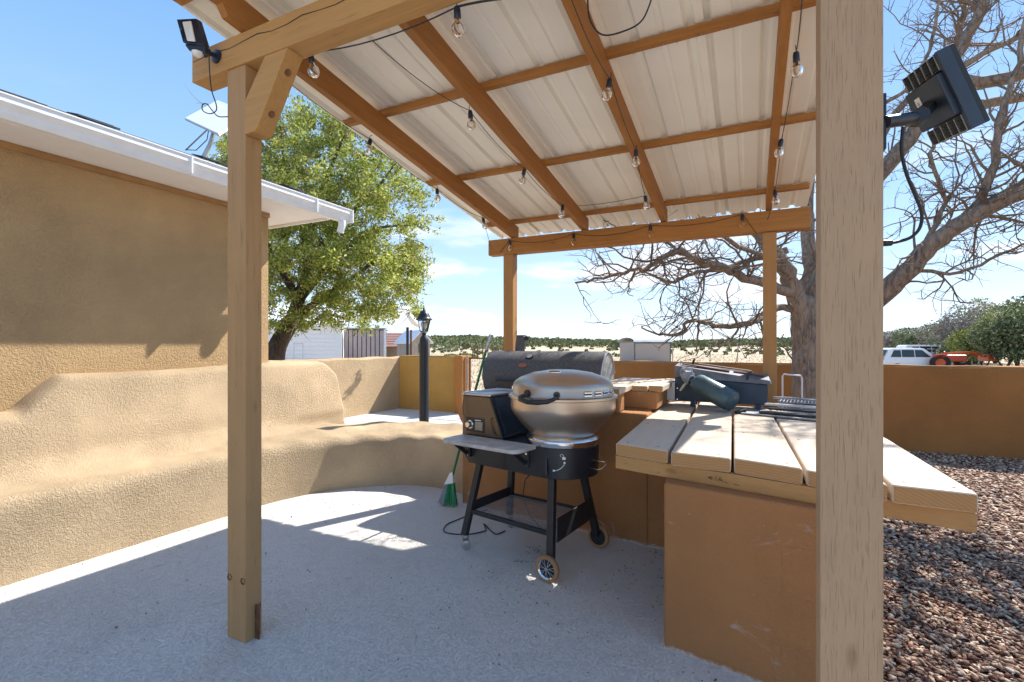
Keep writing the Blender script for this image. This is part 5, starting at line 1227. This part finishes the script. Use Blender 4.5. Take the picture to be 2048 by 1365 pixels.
for k in range(5):
    f0 = .15+k*.17
    a2, b2 = a+nrm*3.4*f0, b+nrm*3.4*f0; z0 = 1.335+.99*f0
    MB().hexa([(a2.x, a2.y, z0), (b2.x, b2.y, z0+.03), (b2.x+nrm.x*.5, b2.y+nrm.y*.5, z0+.16), (a2.x+nrm.x*.5, a2.y+nrm.y*.5, z0+.14)], [(a2.x, a2.y, z0+.04), (b2.x, b2.y, z0+.06), (b2.x+nrm.x*.5, b2.y+nrm.y*.5, z0+.175), (a2.x+nrm.x*.5, a2.y+nrm.y*.5, z0+.155)]).build('shingle_course', 'brownroof', br2)
# small gabled hut right beside lantern
A, B, e, dp_ = fb(824, 27, 860, 27.5, 3); nrm = dp_.normalized(); mid_ = (A+B)/2
hu = thing('gabled_hut', 'small stone gabled hut half hidden by the lantern post', 'hut', (A.x, A.y, 0))
MB().prism([(A.x, A.y, -.1), (B.x, B.y, -.1), (B.x, B.y, 1.6), (mid_.x, mid_.y, 2.15), (A.x, A.y, 1.6)], dp_).build('wall', 'dimwall', hu)
for P_, Q_ in ((A-e*.15, mid_), (B+e*.15, mid_)):
    zz = 1.50; a = Vector((P_.x, P_.y, zz))-nrm*.15; b = Vector((Q_.x, Q_.y, 2.2))-nrm*.15
    MB().hexa([a, b, b+dp_+nrm*.3, a+dp_+nrm*.3], [p_+Vector((0, 0, .09)) for p_ in (a, b, b+dp_+nrm*.3, a+dp_+nrm*.3)]).build('roof', 'sidingwhite', hu)
a = mid_-nrm*.02-e*.15; MB().prism([a+Vector((0, 0, 1.0)), a+e*.3+Vector((0, 0, 1.0)), a+e*.3+Vector((0, 0, 1.5)), a+e*.15+Vector((0, 0, 1.62)), a+Vector((0, 0, 1.5))], nrm*.015).build('window', 'darkin', hu)
# big dish
dc = at(826, 640, 24); ds = thing('satellite_dish', 'big white satellite dish on a pole behind the lantern head', 'satellite dish', (dc.x, dc.y, 0))
pp = at(815, 690, 24); MB().tube([(pp.x, pp.y, 0), (pp.x, pp.y, H+(690-655)*24/F)], .07, 10).build('pole', 'tarp', ds, smooth='auto')
pp = at(822, 690, 24.3); MB().tube([(pp.x, pp.y, 0), (pp.x, pp.y, H+(690-660)*24/F)], .05, 8).build('strut', 'rust', ds, smooth='auto')
dirn = Vector((.75, .25, .6)).normalized(); mq = dirn.to_track_quat('Z', 'Y').to_matrix()
MB().lathe([(r_*.72, .35*r_*r_) for r_ in (0, .25, .5, .75, .9, 1)]+[(r_*.72, .35*r_*r_-.015) for r_ in (1, .75, .5, .25, 0)], dc-dirn*.15, 28, mq).build('reflector', 'white', ds, smooth=True)
MB().tube([dc-dirn*.15+mq @ Vector((.6, 0, .3)), dc+dirn*.65], .015, 6).build('feed_arm', 'galv', ds); MB().obox(dc+dirn*.65, (.06, 0, 0), (0, .06, 0), (0, 0, .06)).build('receiver', 'galv', ds)
# metal shed in the field
A, B, e, dp_ = fb(1269, 40, 1341, 40.5, 3.2); nrm = dp_.normalized()
ms = thing('field_shed', 'small beige metal shed with dark trim in the dry field', 'shed', (A.x, A.y, 0))
Zs = H+(690-685.5)*40/F
facebox(MB(), A, B, dp_, -.1, Zs).build('wall', 'shedwall', ms)
for a in (A-e*.03, B-e*.05): facebox(MB(), a-nrm*.03, a-nrm*.03+e*.08, nrm*.06, -.1, Zs+.02).build('corner_trim', 'shedtrim', ms)
facebox(MB(), A-nrm*.05, B-nrm*.05, nrm*.045, Zs-.07, Zs+.03).build('eave_trim', 'shedtrim', ms)
a, b = A-nrm*.1-e*.1, B-nrm*.1+e*.1; top = []
prf = [(0, 0), (.15, .42), (.7, .72), (1.6, .82), (2.5, .72), (3.25, .42), (3.4, 0)]
prf = [(u, w_*.45) for u, w_ in prf]
M['shedroof'] = plain('shed_roof', (.50, .52, .55), .5)
for (u0, w0), (u1, w1) in zip(prf[:-1], prf[1:]):
    p0, p1, p2, p3 = [Vector((q_.x+nrm.x*u, q_.y+nrm.y*u, Zs+.03+w_)) for q_, u, w_ in ((a, u0, w0), (b, u0, w0), (b, u1, w1), (a, u1, w1))]
    MB().hexa([p0, p1, p2, p3], [p_+Vector((0, 0, .04)) for p_ in (p0, p1, p2, p3)]).build('roof_sheet', 'shedroof', ms)
for k, (px, d) in enumerate(((1345, 34), (1420, 38), (1475, 42))):
    p = at(px, 690, d); tag(MB().tube([(p.x, p.y, -.1), (p.x+.02, p.y, 1.35)], .04, 6).build('fence_post', 'dimwall', at_=(p.x, p.y, 0)), ('thin fence post right beside the field shed', 'thin fence post in the field behind the griddle box', 'thin fence post in the field nearest the tree')[k], 'post', 'fence posts in the field')

# ================================================================== VEHICLES
def car(name, label, px, d, rz, Ln, Hh, Wd, style, z0=-.30):
    p = at(px, 690, d); p.z = z0; t = thing(name, label, 'car', p, rz, local=True)
    hw = Wd/2
    if style == 'hatch': prof = [(-.5, .22), (-.5, .45), (-.485, .60), (-.40, .96), (-.34, 1.0), (.05, 1.0), (.10, .97), (.25, .66), (.42, .58), (.49, .48), (.5, .25)]
    else: prof = [(-.5, .25), (-.5, .60), (-.47, .66), (-.45, .93), (-.42, 1.0), (.10, 1.0), (.22, .70), (.46, .62), (.5, .5), (.5, .25)]
    def ring(yy, sh):
        return [(x*Ln, yy*(1-.13*max(0, (z-.6)/.4)), z*Hh) for x, z in prof]
    n = len(prof); m = MB(); vs = ring(-hw, 0)+ring(hw, 0); m.add(vs, [tuple(range(n)), tuple(range(2*n-1, n-1, -1))]+[(i, n+i, n+(i+1) % n, (i+1) % n) for i in range(n)])
    body = m.build('body', 'carwhite', t, bevel=.05, seg=3)
    for sgn in (-1, 1):
        def P(x, z, o=.012): return (x*Ln, sgn*(hw*(1-.13*max(0, (z-.6)/.4))+o), z*Hh)
        wins = [[(-.40, .66), (-.25, .66), (-.25, .92), (-.345, .92)], [(-.235, .66), (-.06, .66), (-.06, .93), (-.235, .93)], [(-.045, .66), (.17, .66), (.06, .92), (-.045, .93)]]
        for w_ in wins:
            pts = [P(x, z) for x, z in w_]; MB().prism(pts, (0, -sgn*.01, 0)).build('side_window', 'carglass', t)
        MB().prism([P(-.02, .58), P(.04, .58), P(.04, .60), P(-.02, .60)], (0, sgn*.015, 0)).build('door_handle', 'carwhite', t)
        for xw in (-.31, .31):
            c = Vector((xw*Ln, sgn*(hw-.08), .33)); mw = Vector((0, sgn, 0)).to_track_quat('Z', 'Y').to_matrix()
            wl = MB().lathe([(0, -.1), (.33, -.1), (.33, .095), (.24, .10), (0, .07)], c, 22, mw).build('wheel', 'tyre', t, smooth='auto'); MB().lathe([(.0, .105), (.2, .105), (.22, .09)], c, 14, mw).build('rim', 'alu', wl)
        MB().box(-.507*Ln, -.47*Ln, sgn*hw*.72-.12*(sgn < 0)*1, sgn*hw*.72+.12*(sgn > 0)+.0, .52*Hh, .62*Hh).build('tail_light', 'redlamp', t)
    MB().add([(-.492*Ln, -hw*.78, .66*Hh), (-.492*Ln, hw*.78, .66*Hh), (-.42*Ln, hw*.72, .93*Hh), (-.42*Ln, -hw*.72, .93*Hh), (-.50*Ln, -hw*.78, .66*Hh), (-.50*Ln, hw*.78, .66*Hh), (-.428*Ln, hw*.72, .93*Hh), (-.428*Ln, -hw*.72, .93*Hh)], [(0, 1, 2, 3), (7, 6, 5, 4), (0, 4, 5, 1), (1, 5, 6, 2), (2, 6, 7, 3), (3, 7, 4, 0)]).build('rear_window', 'carglass', t)
    MB().box(-.52*Ln, -.495*Ln, -hw*.9, hw*.9, .22*Hh, .40*Hh).build('bumper', 'carwhite', t, bevel=.02)
    return t
car('parked_car', 'white hatchback parked beyond the wall, rear towards us beside the post', 1818, 30, R(20), 3.9, 1.58, 1.7, 'hatch', -.33)
car('parked_car', 'white sport utility car parked behind the white hatchback', 1858, 42, R(12), 4.6, 1.78, 1.85, 'suv', -.35)
car('parked_car', 'white car farthest back, showing beside the orange tractor', 1905, 42, R(8), 4.4, 1.45, 1.75, 'hatch', -.20)
# tractor
tp = at(1893, 690, 29); tp.z = -.1
tr = thing('tractor', 'orange tractor with a front loader parked by the white cars', 'tractor', tp, R(8), local=True)
MB().box(-.1, .9, -.25, .25, .55, .95).build('hood', 'tractor', tr, bevel=.05)
MB().box(-.75, -.1, -.4, .4, .5, .66).build('chassis', 'tractor', tr, bevel=.03)
MB().box(-.65, -.3, -.22, .22, .67, .75).box(-.68, -.60, -.22, .22, .75, 1.08).build('seat', 'black', tr, bevel=.02)
MB().tube([(-.1, 0, .9), (-.2, 0, 1.1)], .02, 6).lathe([(.15, 0), (.17, .015), (.15, .03)], (-.22, 0, 1.1), 16, Matrix.Rotation(R(-25), 3, 'Y')).build('steering_wheel', 'black', tr)
for sgn in (-1, 1):
    mw = Vector((0, sgn, 0)).to_track_quat('Z', 'Y').to_matrix()
    for xw, rw in ((-.55, .48), (.65, .28)):
        c = Vector((xw, sgn*.55, rw)); wl = MB().lathe([(rw*.55, -.1), (rw, -.1), (rw, .1), (rw*.55, .1), (rw*.55, -.1)], c, 22, mw).build('wheel', 'tyre', tr, smooth='auto'); MB().lathe([(0, .0), (rw*.55, .05), (rw*.55, -.05)], c, 14, mw).build('rim', 'tractor', wl)
    MB().prism([(-.9, sgn*.55-.1, .8), (-.2, sgn*.55-.1, .8), (-.3, sgn*.55-.1, 1.0), (-.8, sgn*.55-.1, 1.0)], (0, .2, 0)).build('fender', 'tractor', tr)
    MB().bar((-.1, sgn*.36, 1.0), (1.1, sgn*.36, 1.12), .06, .1).bar((1.1, sgn*.36, 1.12), (1.7, sgn*.36, .85), .06, .1).build('loader_arm', 'tractor', tr)
MB().prism([(1.65, -.7, .6), (2.2, -.7, .65), (2.25, -.7, .71), (1.85, -.7, .77), (1.75, -.7, 1.05), (1.62, -.7, 1.05)], (0, 1.0, 0)).build('bucket', 'tractor', tr)
MB().tube([(-.75, -.45, .7), (-.75, -.45, 1.3), (-.75, .45, 1.3), (-.75, .45, .7)], .03, 8).build('roll_bar', 'black', tr, smooth='auto')

# ================================================================== SMALL DETAILS ON THE FLOOR
random.seed(8)
for k, (px, py, s_) in enumerate(((233, 1257, .012), (583, 1035, .012), (1060, 1152, .014), (615, 1142, .011))):
    c = gp(px, py); tag(rock((c.x, c.y, s_*.5), (s_*.6, s_*.45, s_*.3), M['concrete_dirt'] if k != 2 else M['whiteplastic'], 'pebble'), ('dark pebble on the concrete left of the front left post', 'dark pebble at the edge of the sunlit floor patch', 'white scrap on the concrete by the big grill wheel', 'dark pebble on the concrete just right of the front left post')[k], 'pebble')
def litter():
    Cn = []
    for (px, py, n, r) in ((1072, 1105, 60, .05), (1040, 1125, 25, .03), (1250, 1150, 40, .12), (1340, 1200, 30, .15), (1000, 1180, 30, .2), (700, 1010, 40, .25), (400, 1110, 40, .4), (800, 980, 40, .25), (1080, 1200, 20, .1), (1450, 1330, 30, .15), (1300, 1110, 40, .1), (1240, 1260, 30, .3), (900, 1230, 30, .4), (560, 1180, 30, .4), (1180, 1330, 20, .3)):
        c = gp(px, py); Cn.append(np.array([c.x, c.y, .004])+RNG.normal(0, 1, (n, 3))*np.array([r, r, .0012]))
    A = np.vstack(Cn); A[:, 2] = np.abs(A[:, 2])+.003; V, Fc = leaves(A, .0075, .45); V[:, 2] = np.clip(V[:, 2], .002, .012)
    o = arr_mesh('leaf_litter', V, Fc, 'litter'); tag(o, 'fine scattered leaf crumbs and grit lying on the concrete', 'litter', kind='stuff')
litter()
